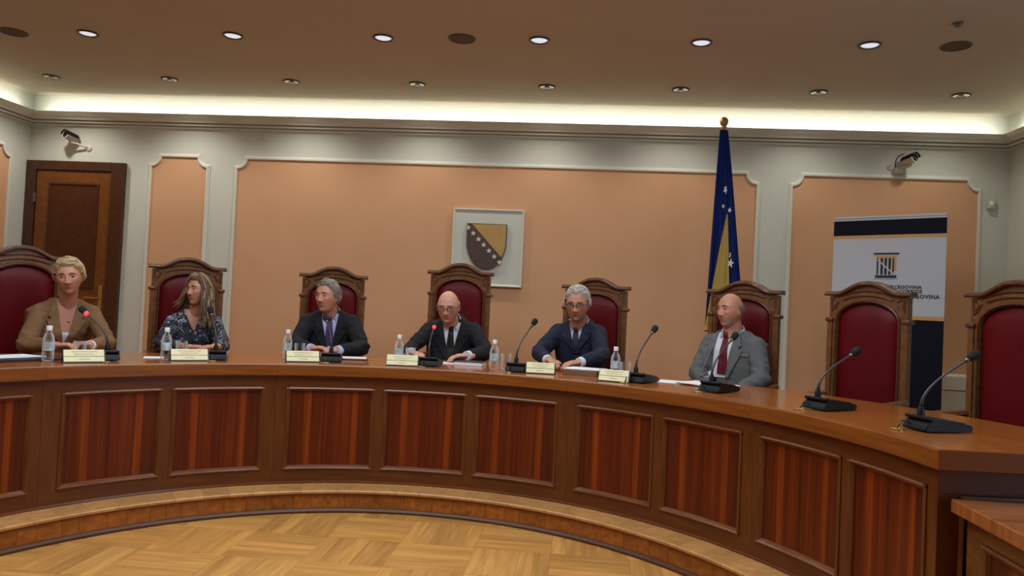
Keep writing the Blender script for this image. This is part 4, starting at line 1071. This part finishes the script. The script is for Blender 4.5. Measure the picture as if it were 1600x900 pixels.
        def onface(x, z, lift):
            d = Vector((x / .335, -1, z / .5)); 
            lo = Vector((x, -.9, z)); best = None
            for q in range(40):
                ss = -1 + q / 39 * 1.0
                dd = Vector((x / .32, ss, z / .5)).normalized(); p = head_pt(dd, sp); er_ = abs(p.x - x) + abs(p.z - z)
                if best is None or er_ < best[0]: best = (er_, p)
            return hm @ Vector((x, best[1].y - lift, z))
        pts = [hm @ (ec + Vector((s * .050 * (-1 + 2 * q / 6), -.050 + .030 * (-1 + 2 * q / 6) ** 2, .020 * opening + .002 - .020 * (-1 + 2 * q / 6) ** 2))) for q in range(7)]
        b = NB(); tube(b, pts, [.003 * HH, .006 * HH, .009 * HH, .010 * HH, .010 * HH, .008 * HH, .003 * HH], 6); obj('eyelid_line', b, M['lash'], P, smooth=True)
        pts = [onface(s * (.060 + .150 * q / 6), .118 + .030 * math.sin(PI * (.25 + .65 * q / 6)) - .012 * (q / 6) ** 2, .012) for q in range(7)]
        b = NB(); tube(b, pts, [w_ * HH for w_ in (.008, .015, .017, .016, .014, .010, .004)], 6); obj('eyebrow', b, sp['brow'], P, smooth=True)
    # ---------- hair
    st = sp['hair']; 
    if st:
        b = NB(); hcol = b.loops.layers.float_color.new('hair_shade') if False else None
        n1, n2 = 96, 72; grid = []
        thick = sp.get('thick', .05)
        def hair_point(a_sign, th):
            d = Vector((math.sin(th) * math.sin(a_sign), -math.sin(th) * math.cos(a_sign), math.cos(th)))
            a = abs(((a_sign + PI) % (2 * PI)) - PI) / PI
            p = head_pt(d, sp); he = hair_edge(a, st)
            m_ = (p.z - he) / .10
            if st == 'bald': m_ = min(m_, (.20 + .05 * (a - .5) - p.z) / .08)
            k = sst(-.12, 1.0, m_)
            nz_ = noise.noise(Vector((p.x * 9, p.y * 5, p.z * 9)) + Vector((sp['seed'], 0, 0))) * .5 + .5
            bulk = thick * k * (.75 + .5 * nz_) * (1 + sp.get('topvol', 0) * sst(.1, .45, p.z) * (1 + .5 * (a < .4)))
            nrm = Vector((p.x / .11, p.y / .16, p.z / .25)).normalized()
            return p + nrm * (bulk - .010 * (1 - k)), m_ > -.12, k
        vs = {}
        for i in range(n2 + 1):
            for k in range(n1):
                p, ok, kk = hair_point(2 * PI * k / n1, max(1e-3, PI * i / n2 * .92)); vs[(i, k)] = (b.verts.new(hm @ p), ok)
        for i in range(n2):
            for k in range(n1):
                q = [vs[(i, k)], vs[(i + 1, k)], vs[(i + 1, (k + 1) % n1)], vs[(i, (k + 1) % n1)]]
                if all(t[1] for t in q): b.faces.new([t[0] for t in q])
        bmesh.ops.delete(b, geom=[v for v in b.verts if not v.link_faces], context='VERTS')
        # locks lying over the cap
        R_ = random.Random(sp['seed']); ns = sp.get('locks', 0)
        for _ in range(ns):
            a0 = R_.uniform(-PI, PI); t0 = R_.uniform(.08, 1.9)
            p, ok, kk = hair_point(a0, t0)
            if not ok or kk < .5: continue
            pts = []; a_, t_ = a0, t0; sweepd = sp.get('sweep', .25)
            for q in range(7):
                p, ok, kk = hair_point(a_, t_)
                if not ok: break
                nrm = Vector((p.x / .11, p.y / .16, p.z / .25)).normalized(); pts.append(hm @ (p + nrm * .006 * math.sin(PI * q / 6)))
                front = math.cos(a_) > .3
                if front and t_ < 1.0: a_ += sweepd * R_.uniform(.4, .9) * (1 if math.sin(a_) * sp.get('partside', 1) > -.2 else -1); t_ += R_.uniform(-.06, .02)
                else: t_ += .085; a_ += R_.uniform(-.03, .03)
            if len(pts) > 3:
                r0 = R_.uniform(.010, .020) * HH; tube(b, pts, [r0 * math.sin(PI * (.12 + .8 * q / (len(pts) - 1))) for q in range(len(pts))], 5, mi=1 if R_.random() < sp.get('light', .3) else 0)
        # long hair: locks that leave the scalp and fall to the shoulders
        if st == 'fem' and sp.get('long'):
            part = -.06
            for _ in range(420):
                sd = 1 if R_.random() < .62 else -1
                az = R_.uniform(.36, 1.0) * PI * sd; e0 = R_.uniform(0, 1)
                drop = R_.uniform(.85, 1.35) if sd > 0 else R_.uniform(.60, .92); flare = R_.uniform(-.02, .16); r_ = 1.10 + .16 * R_.random()
                fa = R_.uniform(-.5, .5); pts = []
                for q in range(15):
                    s_ = q / 14
                    if s_ < .38:
                        t_ = s_ / .38 * 1.45; a_ = az * (.55 + .45 * s_ / .38)
                        d = Vector((math.sin(t_) * math.sin(a_), -math.sin(t_) * math.cos(a_), math.cos(t_))); p = head_pt(d, sp) * r_ * (1.0 if q else .98)
                        p.x += part * (1 - s_ / .38); last = p.copy()
                    else:
                        u = (s_ - .38) / .62; rad = Vector((last.x, last.y, 0)).normalized()
                        p = Vector((last.x, last.y, last.z - drop * u)) + rad * (flare * u ** 2 + .03 * math.sin(u * 5 + fa)) + Vector((.02 * math.sin(u * 6 + fa * 7), 0, 0))
                        if sd < 0: p += Vector((-.30 * u ** 2.2, -.10 * u * u, 0.10 * u ** 3))
                        else: p += Vector((.16 * u ** 2, -.10 * u * u, 0))
                    pts.append(hm @ p)
                r0 = R_.uniform(.016, .030) * HH
                tube(b, pts, [r0 * (1.0 if q < 11 else (1 - (q - 10) / 5.5)) for q in range(15)], 5, mi=1 if R_.random() < sp.get('light', .3) else 0)
        obj('hair', b, [sp['haircol'], sp.get('hairlight', sp['haircol'])], P, smooth=True)
    # ---------- glasses
    if sp.get('glasses'):
        b = NB(); gz_ = .040
        for s in (-1, 1):
            pts = [hm @ Vector((s * .142 + .098 * math.copysign(abs(math.cos(2 * PI * q / 20)) ** .8, math.cos(2 * PI * q / 20)), -.415 + .05 * (abs(s * .142 + .098 * math.cos(2 * PI * q / 20)) / .24) ** 2, gz_ - .01 + .062 * math.copysign(abs(math.sin(2 * PI * q / 20)) ** .8, math.sin(2 * PI * q / 20)))) for q in range(20)]
            tube(b, pts, .0095 * HH if not sp.get('rimtop') else .007 * HH, 6, closed=True)
            if sp.get('rimtop'): tube(b, [pts[q] for q in range(0, 11)], .014 * HH, 6)
            tube(b, [hm @ Vector((s * .240, -.37, gz_ + .02)), hm @ Vector((s * .33, -.25, gz_ + .02)), hm @ Vector((s * .35, .02, gz_ + .015)), hm @ Vector((s * .345, .08, gz_ - .03))], .010 * HH, 6)
        tube(b, [hm @ Vector((-.046, -.425, gz_ + .01)), hm @ Vector((0, -.445, gz_ + .022)), hm @ Vector((.046, -.425, gz_ + .01))], .009 * HH, 6)
        gl = obj('glasses', b, M['glassframe'], P, smooth=True)
        for s in (-1, 1):
            b = NB(); vs = [b.verts.new(hm @ Vector((s * .142 + .095 * math.cos(2 * PI * q / 20), -.412 + .05 * (abs(s * .142 + .095 * math.cos(2 * PI * q / 20)) / .24) ** 2, gz_ - .01 + .060 * math.sin(2 * PI * q / 20)))) for q in range(20)]; b.faces.new(vs); obj('spectacle_lens', b, M['lensglass'], gl)
    # ---------- clothing
    b = NB(); g = cloth.get('g', .014); torso(b, g)
    ra = cloth.get('arm', 1.0)
    for s_, e_, w_ in ((sl, el, wl), (sr, er, wr_)):
        cu = e_.lerp(w_, cloth.get('cuff', .90))
        sc_ = s_.lerp(SM, .10) + Vector((0, .01, -.030)); capsule(b, sc_, .064 * A * ra, e_, .055 * A * ra, 18); capsule(b, e_, .058 * A * ra, cu, .041 * A * ra, 18)
    jm = remeshed('jacket', b, .0075, 5, .5)
    # gentle folds: across the elbows and along the body
    sd = sp['seed']
    nr = [v.normal.copy() for v in jm.vertices]
    for v, n_ in zip(jm.vertices, nr):
        p = v.co; de = min((p - el).length, (p - er).length); k = .35 + 1.0 * math.exp(-(de / .13) ** 2)
        q = (.30 - abs(noise.noise(Vector((p.x * 8 + sd, p.y * 8, p.z * 20 + p.x * 6))))) * .016 + noise.noise(Vector((p.x * 26 + sd, p.y * 20, p.z * 34))) * .0020
        v.co = p + n_ * q * k
    jm.materials.append(cloth['mat']); J_ = link(cloth['name'], jm, P)
    bmj = NB(); bmj.from_mesh(jm); bvh = BVHTree.FromBMesh(bmj)
    def front(x, z, lift):
        h = bvh.ray_cast(Vector((x, SM.y - .19, z)), Vector((0, 1, 0)))
        if h[0] is None: return None
        return h[0] + Vector((0, -1, 0)) * lift * .6 + h[1] * lift * .4
    def patch(name, zs, xl, xr, m, lift, par, thick=.003, nx=8, smooth=True):
        """a piece of cloth laid on the chest between x = xl(z) and x = xr(z)"""
        b = NB(); rows = []
        for z in zs:
            row = []
            for k in range(nx + 1):
                x = xl(z) + (xr(z) - xl(z)) * k / nx; p = front(x, z, lift)
                row.append(p)
            rows.append(row)
        flat = [p for r_ in rows for p in r_ if p is not None]
        if not flat: return None
        vv = []
        for r_ in rows:
            lastp = next((p for p in r_ if p is not None), flat[0]); o_ = []
            for p in r_:
                lastp = p if p is not None else lastp; o_.append(b.verts.new(lastp))
            vv.append(o_)
        for i in range(len(vv) - 1):
            for k in range(nx): b.faces.new((vv[i][k], vv[i][k + 1], vv[i + 1][k + 1], vv[i + 1][k]))
        bmesh.ops.recalc_face_normals(b, faces=b.faces); bmesh.ops.solidify(b, geom=list(b.faces), thickness=thick)
        return obj(name, b, m, par, smooth=True, angle=50)
    cx, zt, zb = cloth['vx'], cloth['vtop'], cloth['vbot']; wv = cloth['vw']; cb_ = cloth.get('vxb', cx)
    def span(a, c, n=14): return [a + (c - a) * k / n for k in range(n + 1)]
    def cxz(z): return cb_ + (cx - cb_) * (z - zb) / (zt - zb)
    wb_ = cloth.get('wbot', 0)
    def vl(z): return cxz(z) - wb_ - (wv - wb_) * max(0, (z - zb) / (zt - zb)) ** .8
    def vr(z): return cxz(z) + wb_ + (wv - wb_) * max(0, (z - zb) / (zt - zb)) ** .8
    if cloth.get('shirt'): patch('shirt_front', span(zb, zt), vl, vr, cloth['shirt'], .004, P, .002)
    if cloth.get('chest'): patch('neckline', span(zb, zt + .02), vl, vr, M['skinflat'], .004, P, .002)
    if cloth.get('top'):
        zz_ = cloth['topz']; patch('white_top', span(zb, zz_, 6), vl, vr, M['whitecloth'], .0065, P, .002)
    if cloth.get('lapel'):
        lw = cloth['lapel']
        def lwz(z):
            u = (z - zb) / (zt - zb); return lw * (.25 + .98 * u / .60 if u < .60 else (.72 if u < .66 else 1.0 - .75 * (u - .66) / .34))
        patch('lapel', span(zb, zt + .01, 30), lambda z: vl(z) - lwz(z), lambda z: vl(z) + .003, cloth['lapmat'], .013, P, .006, 6)
        patch('lapel', span(zb, zt + .01, 30), lambda z: vr(z) - .003, lambda z: vr(z) + lwz(z), cloth['lapmat'], .013, P, .006, 6)
    if cloth.get('lapel'):
        nd_ = (jaw - nb_).normalized(); yax = nd_.cross(Vector((1, 0, 0))).normalized(); yax = yax if yax.y < 0 else -yax; bc = nb_ + nd_ * .018
        b = NB(); rr = []
        for i in range(23):
            a = math.radians(-128 + 256 * i / 22) + PI; dv_ = Vector((1, 0, 0)) * math.sin(a) + yax * math.cos(a)
            rr.append([b.verts.new(bc + dv_ * r_ * A + nd_ * h_) for r_, h_ in ((.118, -.045), (.090, .000), (.083, .004), (.080, -.04))])
        for a, c in zip(rr, rr[1:]):
            for k in range(4): b.faces.new((a[k], c[k], c[(k + 1) % 4], a[(k + 1) % 4]))
        b.faces.new(rr[0]); b.faces.new(rr[-1][::-1]); obj('jacket_collar', b, cloth['lapmat'], P, smooth=True, angle=60)
    # collar band round the neck, with two points in front
    if cloth.get('collar'):
        nd_ = (jaw - nb_).normalized(); b = NB(); n = 26; rr = []
        xax = Vector((1, 0, 0)); yax = nd_.cross(xax).normalized(); yax = yax if yax.y < 0 else -yax
        base_c = nb_ + nd_ * .036
        for i in range(n + 1):
            a = math.radians(-152 + 304 * i / n) + PI   # open towards the front
            dv_ = xax * math.sin(a) + yax * math.cos(a) * 1.0
            kf = 0.5 - .5 * math.cos(a)
            rr.append([b.verts.new(base_c + dv_ * r_ * A + nd_ * h_) for r_, h_ in ((.080, -.030), (.0715, .012 + .012 * kf), (.0675, .012 + .012 * kf), (.070, -.030))])
        for a, c in zip(rr, rr[1:]):
            for k in range(4): b.faces.new((a[k], c[k], c[(k + 1) % 4], a[(k + 1) % 4]))
        b.faces.new(rr[0]); b.faces.new(rr[-1][::-1])
        obj('collar', b, cloth['shirt'], P, smooth=True, angle=60)
        kz = cloth['knotz']
        for s in (-1, 1):
            b = NB(); q0 = base_c + xax * s * .022 + yax * .066 * A + nd_ * .008; q1 = base_c + xax * s * .058 * A + yax * .045 * A + nd_ * .012
            f0 = front(cx + s * .046, kz - .022, .014) ; f1 = front(cx + s * .013, kz + .010, .016)
            if f0 is None or f1 is None: b.free(); continue
            v = [b.verts.new(p) for p in (f1, f0, q1, q0)]; b.faces.new(v); bmesh.ops.solidify(b, geom=list(b.faces), thickness=.003); obj('collar_point', b, cloth['shirt'], P)
    if cloth.get('tie'):
        kz = cloth['knotz']; tb_ = cloth.get('tiebot', zb - .02)
        def tx(z): return cxz(z) if 'tbx' not in cloth else cloth['tbx'] + (cx - cloth['tbx']) * (z - zb) / (zt - zb)
        patch('tie', span(tb_, kz - .012, 16), lambda z: tx(z) - (.016 + .020 * min(1, (kz - z) / .22)), lambda z: tx(z) + (.016 + .020 * min(1, (kz - z) / .22)), cloth['tie'], .010, P, .004, 6)
        kp = front(cxz(kz), kz, .013)
        if kp is not None:
            b = NB(); lathe(b, [(.0005, -.020), (.012, -.020), (.017, -.004), (.022, .014), (.018, .020), (.0005, .020)], 12, Matrix.Translation(kp) @ Matrix.Rotation(math.radians(-14), 4, 'X') @ Matrix.Diagonal((1, .75, 1, 1))); obj('tie_knot', b, cloth['tie'], P, smooth=True)
    if cloth.get('shirtcuff'):
        for e_, w_ in ((el, wl), (er, wr_)):
            d_ = (w_ - e_).normalized(); c0_ = e_.lerp(w_, cloth.get('cuff', .90)); 
            b = NB(); tube(b, [c0_ + d_ * .015, c0_ + d_ * (.052)], [.036 * A, .034 * A], 16); obj('shirt_cuff', b, cloth['shirt'], P, smooth=True, angle=50)
    if cloth.get('pocket'):
        x_, z_ = cloth['pocket']; patch('breast_pocket', span(z_, z_ + .020, 3), lambda z: x_ - .05, lambda z: x_ + .05, cloth['lapmat'], .007, P, .003, 4)
    # trousers or skirt over the seat and legs
    b = NB()
    for s in (-1, 1):
        hp = pel + Vector((s * .09, -.03, .03)); kn = Vector((pel.x + s * .12, -.36, .50)); an = Vector((pel.x + s * .11, -.34, .13))
        capsule(b, hp, .100, kn, .072); capsule(b, kn, .072, an, .056)
    obj('trousers', b, cloth.get('trousers', M['clothblack']), P, smooth=True)
    for s in (-1, 1):
        an = Vector((pel.x + s * .11, -.34, .09)); b = NB(); capsule(b, an - Vector((0, -.02, .046)), .043, an - Vector((0, .15, .056)), .034); obj('shoe', b, M['black'], P, smooth=True)
    bmj.free()
    return P, dict(el=el, er=er, wl=wl, wr=wr_, front=front, hm=hm)

def skin_mat():
    m = mat('skin', (.5, .3, .2, 1), .48); a = nd(m, 'ShaderNodeAttribute', attribute_name='skin_colour'); nz = nd(m, 'ShaderNodeTexNoise'); nz.inputs['Scale'].default_value = 60
    tc = nd(m, 'ShaderNodeTexCoord'); lk(m, tc.outputs['Object'], nz.inputs['Vector']); r = ramp(m, [(.3, (.9, .88, .87, 1)), (.7, (1.06, 1.06, 1.06, 1))]); lk(m, nz.outputs[0], r.inputs[0])
    mx = nd(m, 'ShaderNodeMix', data_type='RGBA', blend_type='MULTIPLY'); mx.inputs[0].default_value = 1; lk(m, a.outputs['Color'], mx.inputs[6]); lk(m, r.outputs[0], mx.inputs[7]); lk(m, mx.outputs[2], bsdf(m).inputs['Base Color'])
    bsdf(m).inputs['Subsurface Weight'].default_value = 0.08; bsdf(m).inputs['Subsurface Radius'].default_value = (.01, .004, .002)
    return m
M['skin'] = skin_mat()
M['skinflat'] = noisy('chest_skin', rgb(172, 114, 90), rgb(180, 122, 98), (40, 40, 40), .5)
M['lidskin'] = mat('eyelid_skin', rgb(168, 112, 92), .5); M['eyewhite'] = mat('shaded_eye_white', rgb(158, 142, 132), .4); M['iris'] = mat('dark_iris', rgb(46, 34, 28), .2); M['lash'] = mat('lash_brown', rgb(70, 46, 38), .7)  # eye white greyed so its colour carries the shade of the sockets
M['glassframe'] = mat('dark_glasses_frame', rgb(54, 40, 36), .3); 
lg = mat('spectacle_glass', (.9, .9, .9, 1), .05); t_ = nd(lg, 'ShaderNodeBsdfTransparent'); t_.inputs[0].default_value = (.82, .80, .79, 1); ms = nd(lg, 'ShaderNodeMixShader'); ms.inputs[0].default_value = .03
lk(lg, t_.outputs[0], ms.inputs[1]); lk(lg, bsdf(lg).outputs[0], ms.inputs[2]); lk(lg, ms.outputs[0], lg.node_tree.nodes['Material Output'].inputs[0]); M['lensglass'] = lg
def fabric(name, c, var=6, rough=.85):
    r, g, b_ = c; return noisy(name, rgb(max(0, r - var), max(0, g - var), max(0, b_ - var)), rgb(r + var, g + var, b_ + var), (14, 14, 14), rough, .12, bscale=420, spec=.25)
M['clothblack'] = fabric('black_suit_cloth', (26, 26, 30), 3); M['tan'] = fabric('tan_jacket_cloth', (118, 86, 56), 5); M['tanlapel'] = fabric('tan_lapel_cloth', (126, 93, 62), 4)
M['navysuit'] = fabric('navy_suit_cloth', (32, 36, 52), 4); M['greysuit'] = fabric('grey_suit_cloth', (92, 93, 92), 5); M['greylapel'] = fabric('grey_lapel_cloth', (99, 100, 99), 5)
M['charcoal'] = fabric('black_lapel_cloth', (30, 30, 34), 3); M['navylapel'] = fabric('navy_lapel_cloth', (36, 40, 58), 4)
M['whitecloth'] = fabric('white_shirt_cloth', (208, 208, 214), 4); M['blueshirt'] = fabric('pale_blue_shirt_cloth', (176, 180, 212), 4)
M['purple'] = fabric('purple_tie_silk', (74, 56, 96), 6, .5); M['blacktie'] = fabric('black_tie_silk', (34, 30, 30), 4, .5); M['navytie'] = fabric('navy_tie_silk', (40, 46, 66), 10, .5); M['redtie'] = fabric('burgundy_tie_silk', (92, 24, 34), 6, .5)
def hairmat(name, c1, c2): return noisy(name, rgb(*c1), rgb(*c2), (30, 30, 90), .45, .2, spec=.4)
M['blond'] = hairmat('blond_hair', (140, 112, 76), (176, 146, 104)); M['blondlight'] = hairmat('pale_blond_hair', (188, 164, 124), (210, 190, 154))
M['longhair'] = hairmat('brown_hair', (80, 56, 40), (106, 78, 56)); M['longlight'] = hairmat('highlighted_hair', (160, 130, 96), (182, 152, 118))
M['grey'] = hairmat('grey_brown_hair', (104, 96, 84), (132, 122, 108)); M['greylight'] = hairmat('light_grey_hair', (150, 142, 128), (170, 160, 146)); M['silver'] = hairmat('silver_hair', (150, 142, 130), (186, 178, 166)); M['whitehair'] = hairmat('white_hair', (196, 186, 178), (214, 204, 196))
M['shorthair'] = hairmat('short_grey_hair', (112, 100, 92), (130, 118, 110))
M['browdark'] = mat('brown_brow', rgb(96, 66, 48), .8); M['browgrey'] = mat('grey_brow', rgb(122, 102, 88), .8); M['browpale'] = mat('pale_brow', rgb(178, 138, 118), .8)
def pattern():
    m = mat('navy_paisley_cloth', rgb(24, 26, 36), .8); tc = nd(m, 'ShaderNodeTexCoord'); nz = nd(m, 'ShaderNodeTexNoise'); nz.inputs['Scale'].default_value = 9; lk(m, tc.outputs['Object'], nz.inputs['Vector'])
    mx = nd(m, 'ShaderNodeMix', data_type='RGBA'); mx.inputs[0].default_value = .18; lk(m, tc.outputs['Object'], mx.inputs[6]); lk(m, nz.outputs['Color'], mx.inputs[7])
    w = nd(m, 'ShaderNodeTexVoronoi', feature='F1'); w.inputs['Scale'].default_value = 24; lk(m, mx.outputs[2], w.inputs['Vector'])
    s = nd(m, 'ShaderNodeMath', operation='MULTIPLY'); s.inputs[1].default_value = 17; lk(m, w.outputs['Distance'], s.inputs[0]); sn = nd(m, 'ShaderNodeMath', operation='SINE'); lk(m, s.outputs[0], sn.inputs[0])
    n2 = nd(m, 'ShaderNodeTexNoise'); n2.inputs['Scale'].default_value = 16; lk(m, tc.outputs['Object'], n2.inputs['Vector']); ml = nd(m, 'ShaderNodeMath', operation='MULTIPLY'); lk(m, sn.outputs[0], ml.inputs[0]); lk(m, n2.outputs[0], ml.inputs[1])
    r = ramp(m, [(.30, rgb(20, 22, 32)), (.40, rgb(52, 56, 74)), (.47, rgb(150, 152, 166))]); lk(m, ml.outputs[0], r.inputs[0]); lk(m, r.outputs[0], bsdf(m).inputs['Base Color'])
    return m
M['paisley'] = pattern()

SK = rgb(190, 134, 108); SKP = rgb(204, 150, 128)
PA, ia = person('woman with short blonde hair in a tan jacket, hands clasped on the worktop', -49.5, (-3.385, 4.434, ZD),
    dict(top=(.171, -.2, 1.328), chin=(.162, -.2, 1.107), sl=(.035, -.07, 1.005), sr=(.352, -.07, 1.010), el=(-.050, -.22, .792), er=(.398, -.22, .800), wl=(.052, -.44, .800), wr=(.232, -.44, .800), hl=(.125, -.49, .815), hr=(.145, -.485, .838)),
    dict(H=.214, yaw=22, pitch=6, roll=-6, fem=1, skin=SK, hair='fem', haircol=M['blond'], hairlight=M['blondlight'], thick=.075, topvol=.25, locks=420, light=.45, sweep=.30, seed=3, brow=M['browdark'], lip=rgb(168, 82, 76), lipk=.8, curl=1.0, hd=(0, .01, -.016)),
    dict(name='jacket', mat=M['tan'], lapmat=M['tanlapel'], lapel=.058, chest=True, top=True, topz=.860, vx=.182, vxb=.170, vtop=1.045, vbot=.775, vw=.060, g=.018, cuff=.80, arm=1.02, trousers=M['tan']))
PB, ib = person('woman with long highlighted hair in a dark patterned blouse', -34.0, (-2.785, 5.074, ZD),
    dict(top=(.142, -.08, 1.268), chin=(.095, -.08, 1.048), sl=(-.022, -.02, .965), sr=(.262, -.02, .965), el=(-.095, -.16, .785), er=(.292, -.16, .785), wl=(.055, -.36, .785), wr=(.215, -.35, .790), hl=(.165, -.385, .795), hr=(.110, -.40, .785)),
    dict(H=.208, yaw=52, pitch=-4, roll=0, fem=1, skin=rgb(182, 126, 98), hair='fem', haircol=M['longhair'], hairlight=M['longlight'], thick=.055, topvol=.3, long=True, light=.32, seed=5, brow=M['browdark'], lip=rgb(160, 84, 80), lipk=.8, curl=.5, hd=(0.01, .0, -.004)),
    dict(name='blouse', mat=M['paisley'], chest=True, vx=.105, vxb=.110, vtop=1.005, vbot=.880, vw=.050, g=.012, cuff=.62, arm=1.05))
PC, ic = person('grey-haired man in a black suit and purple tie looking to one side', -15.6, (-1.852, 5.582, ZD),
    dict(top=(-.016, -.1, 1.287), chin=(-.039, -.1, 1.036), sl=(-.180, -.02, 1.000), sr=(.172, -.02, 1.002), el=(-.228, -.17, .800), er=(.238, -.17, .800), wl=(-.105, -.38, .790), wr=(.075, -.38, .785), hl=(-.020, -.42, .815), hr=(-.020, -.43, .782)),
    dict(H=.236, yaw=34, pitch=0, skin=SK, hair='male', haircol=M['grey'], hairlight=M['greylight'], thick=.045, topvol=.5, locks=300, light=.25, seed=7, brow=M['browgrey'], curl=.7, belly=.02, partside=-1, hd=(0, 0, -.006)),
    dict(name='jacket', mat=M['clothblack'], lapmat=M['charcoal'], lapel=.062, shirt=M['blueshirt'], collar=True, tie=M['purple'], knotz=1.005, vx=-.005, vxb=.000, vtop=1.035, vbot=.740, vw=.066, shirtcuff=True, cuff=.86, arm=1.0, tiebot=.80))
PD, idd = person('bald man with glasses in a black suit reading papers', -.5, (-.980, 5.729, ZD),
    dict(top=(.000, -.15, 1.252), chin=(.017, -.15, .994), sl=(-.160, -.03, .975), sr=(.205, -.03, .985), el=(-.250, -.18, .805), er=(.310, -.18, .805), wl=(-.205, -.38, .790), wr=(.205, -.40, .790), hl=(-.140, -.45, .790), hr=(.120, -.44, .785)),
    dict(H=.238, yaw=3, pitch=14, skin=SKP, hair='bald', haircol=M['whitehair'], thick=.022, seed=11, brow=M['browpale'], eyes=.0, glasses=True, curl=.55, belly=.03, hd=(0, 0, 0)),
    dict(name='jacket', mat=M['clothblack'], lapmat=M['charcoal'], lapel=.062, shirt=M['whitecloth'], collar=True, tie=M['blacktie'], knotz=.968, vx=.030, vxb=.025, vtop=1.010, vbot=.720, vw=.070, shirtcuff=True, cuff=.88, arm=1.0, tiebot=.74))
PE, ie = person('grey-haired man with glasses in a navy suit looking down at his hands', 16.5, (.004, 5.580, ZD),
    dict(top=(.021, -.15, 1.323), chin=(.010, -.15, 1.060), sl=(-.170, -.03, 1.010), sr=(.155, -.03, 1.015), el=(-.245, -.18, .830), er=(.215, -.18, .840), wl=(-.110, -.38, .795), wr=(.130, -.40, .798), hl=(-.045, -.45, .793), hr=(.082, -.455, .791)),
    dict(H=.240, yaw=-6, pitch=13, skin=SK, hair='male', haircol=M['silver'], hairlight=M['whitehair'], thick=.055, topvol=.45, locks=300, light=.35, seed=13, brow=M['browgrey'], eyes=.0, glasses=True, rimtop=True, curl=.6, stubble=(rgb(150, 118, 104), .5), hd=(0, 0, -.004)),
    dict(name='jacket', mat=M['navysuit'], lapmat=M['navylapel'], lapel=.066, shirt=M['whitecloth'], collar=True, tie=M['navytie'], knotz=1.010, vx=-.005, vxb=.0, vtop=1.050, vbot=.860, vw=.058, shirtcuff=True, cuff=.86, arm=1.02, tiebot=.84))
PF, if_ = person('bald man with short grey sides in a grey suit and burgundy tie', 36.0, (1.000, 5.041, ZD),
    dict(top=(-.028, 0, 1.301), chin=(-.063, 0, 1.076), sl=(-.212, .05, 1.000), sr=(.128, .05, .998), el=(-.245, -.03, .770), er=(.195, -.03, .770), wl=(-.120, -.12, .705), wr=(.095, -.12, .700), hl=(-.06, -.15, .675), hr=(.045, -.15, .672)),
    dict(H=.224, yaw=20, pitch=0, skin=rgb(190, 130, 106), hair='bald', haircol=M['shorthair'], thick=.028, seed=17, brow=M['browdark'], curl=.6, stubble=(rgb(140, 116, 106), .65), hd=(0, 0, -.002)),
    dict(name='jacket', mat=M['greysuit'], lapmat=M['greylapel'], lapel=.062, shirt=M['whitecloth'], collar=True, tie=M['redtie'], knotz=1.028, vx=-.060, vxb=-.098, tbx=-.070, wbot=.055, vtop=1.060, vbot=.755, vw=.064, shirtcuff=True, cuff=.90, arm=1.0, tiebot=.775, pocket=(.06, .90), trousers=M['greysuit']))
# small things they wear
d_ = (ia['wr'] - ia['er']).normalized(); q = ia['wr'] - d_ * .012
b = NB(); lathe(b, [(.025, -.010), (.030, -.010), (.031, .010), (.025, .010), (.025, -.010)], 20, Matrix.Translation(q) @ d_.to_track_quat('Z', 'Y').to_matrix().to_4x4()); obj('bracelet', b, M['whitecap'], PA, smooth=True, angle=40)
pp = ia['front'](.190, .930, .012)
if pp: obj('pendant', ellipsoid(NB(), pp, (.006, .004, .008)), M['brass'], PA, smooth=True)
d_ = (ib['wl'] - ib['el']).normalized(); q = ib['wl'] - d_ * .005
b = NB(); lathe(b, [(.026, -.012), (.031, -.012), (.031, .012), (.026, .012), (.026, -.012)], 20, Matrix.Translation(q) @ d_.to_track_quat('Z', 'Y').to_matrix().to_4x4()); obj('wristwatch', b, M['black'], PB, smooth=True, angle=40)
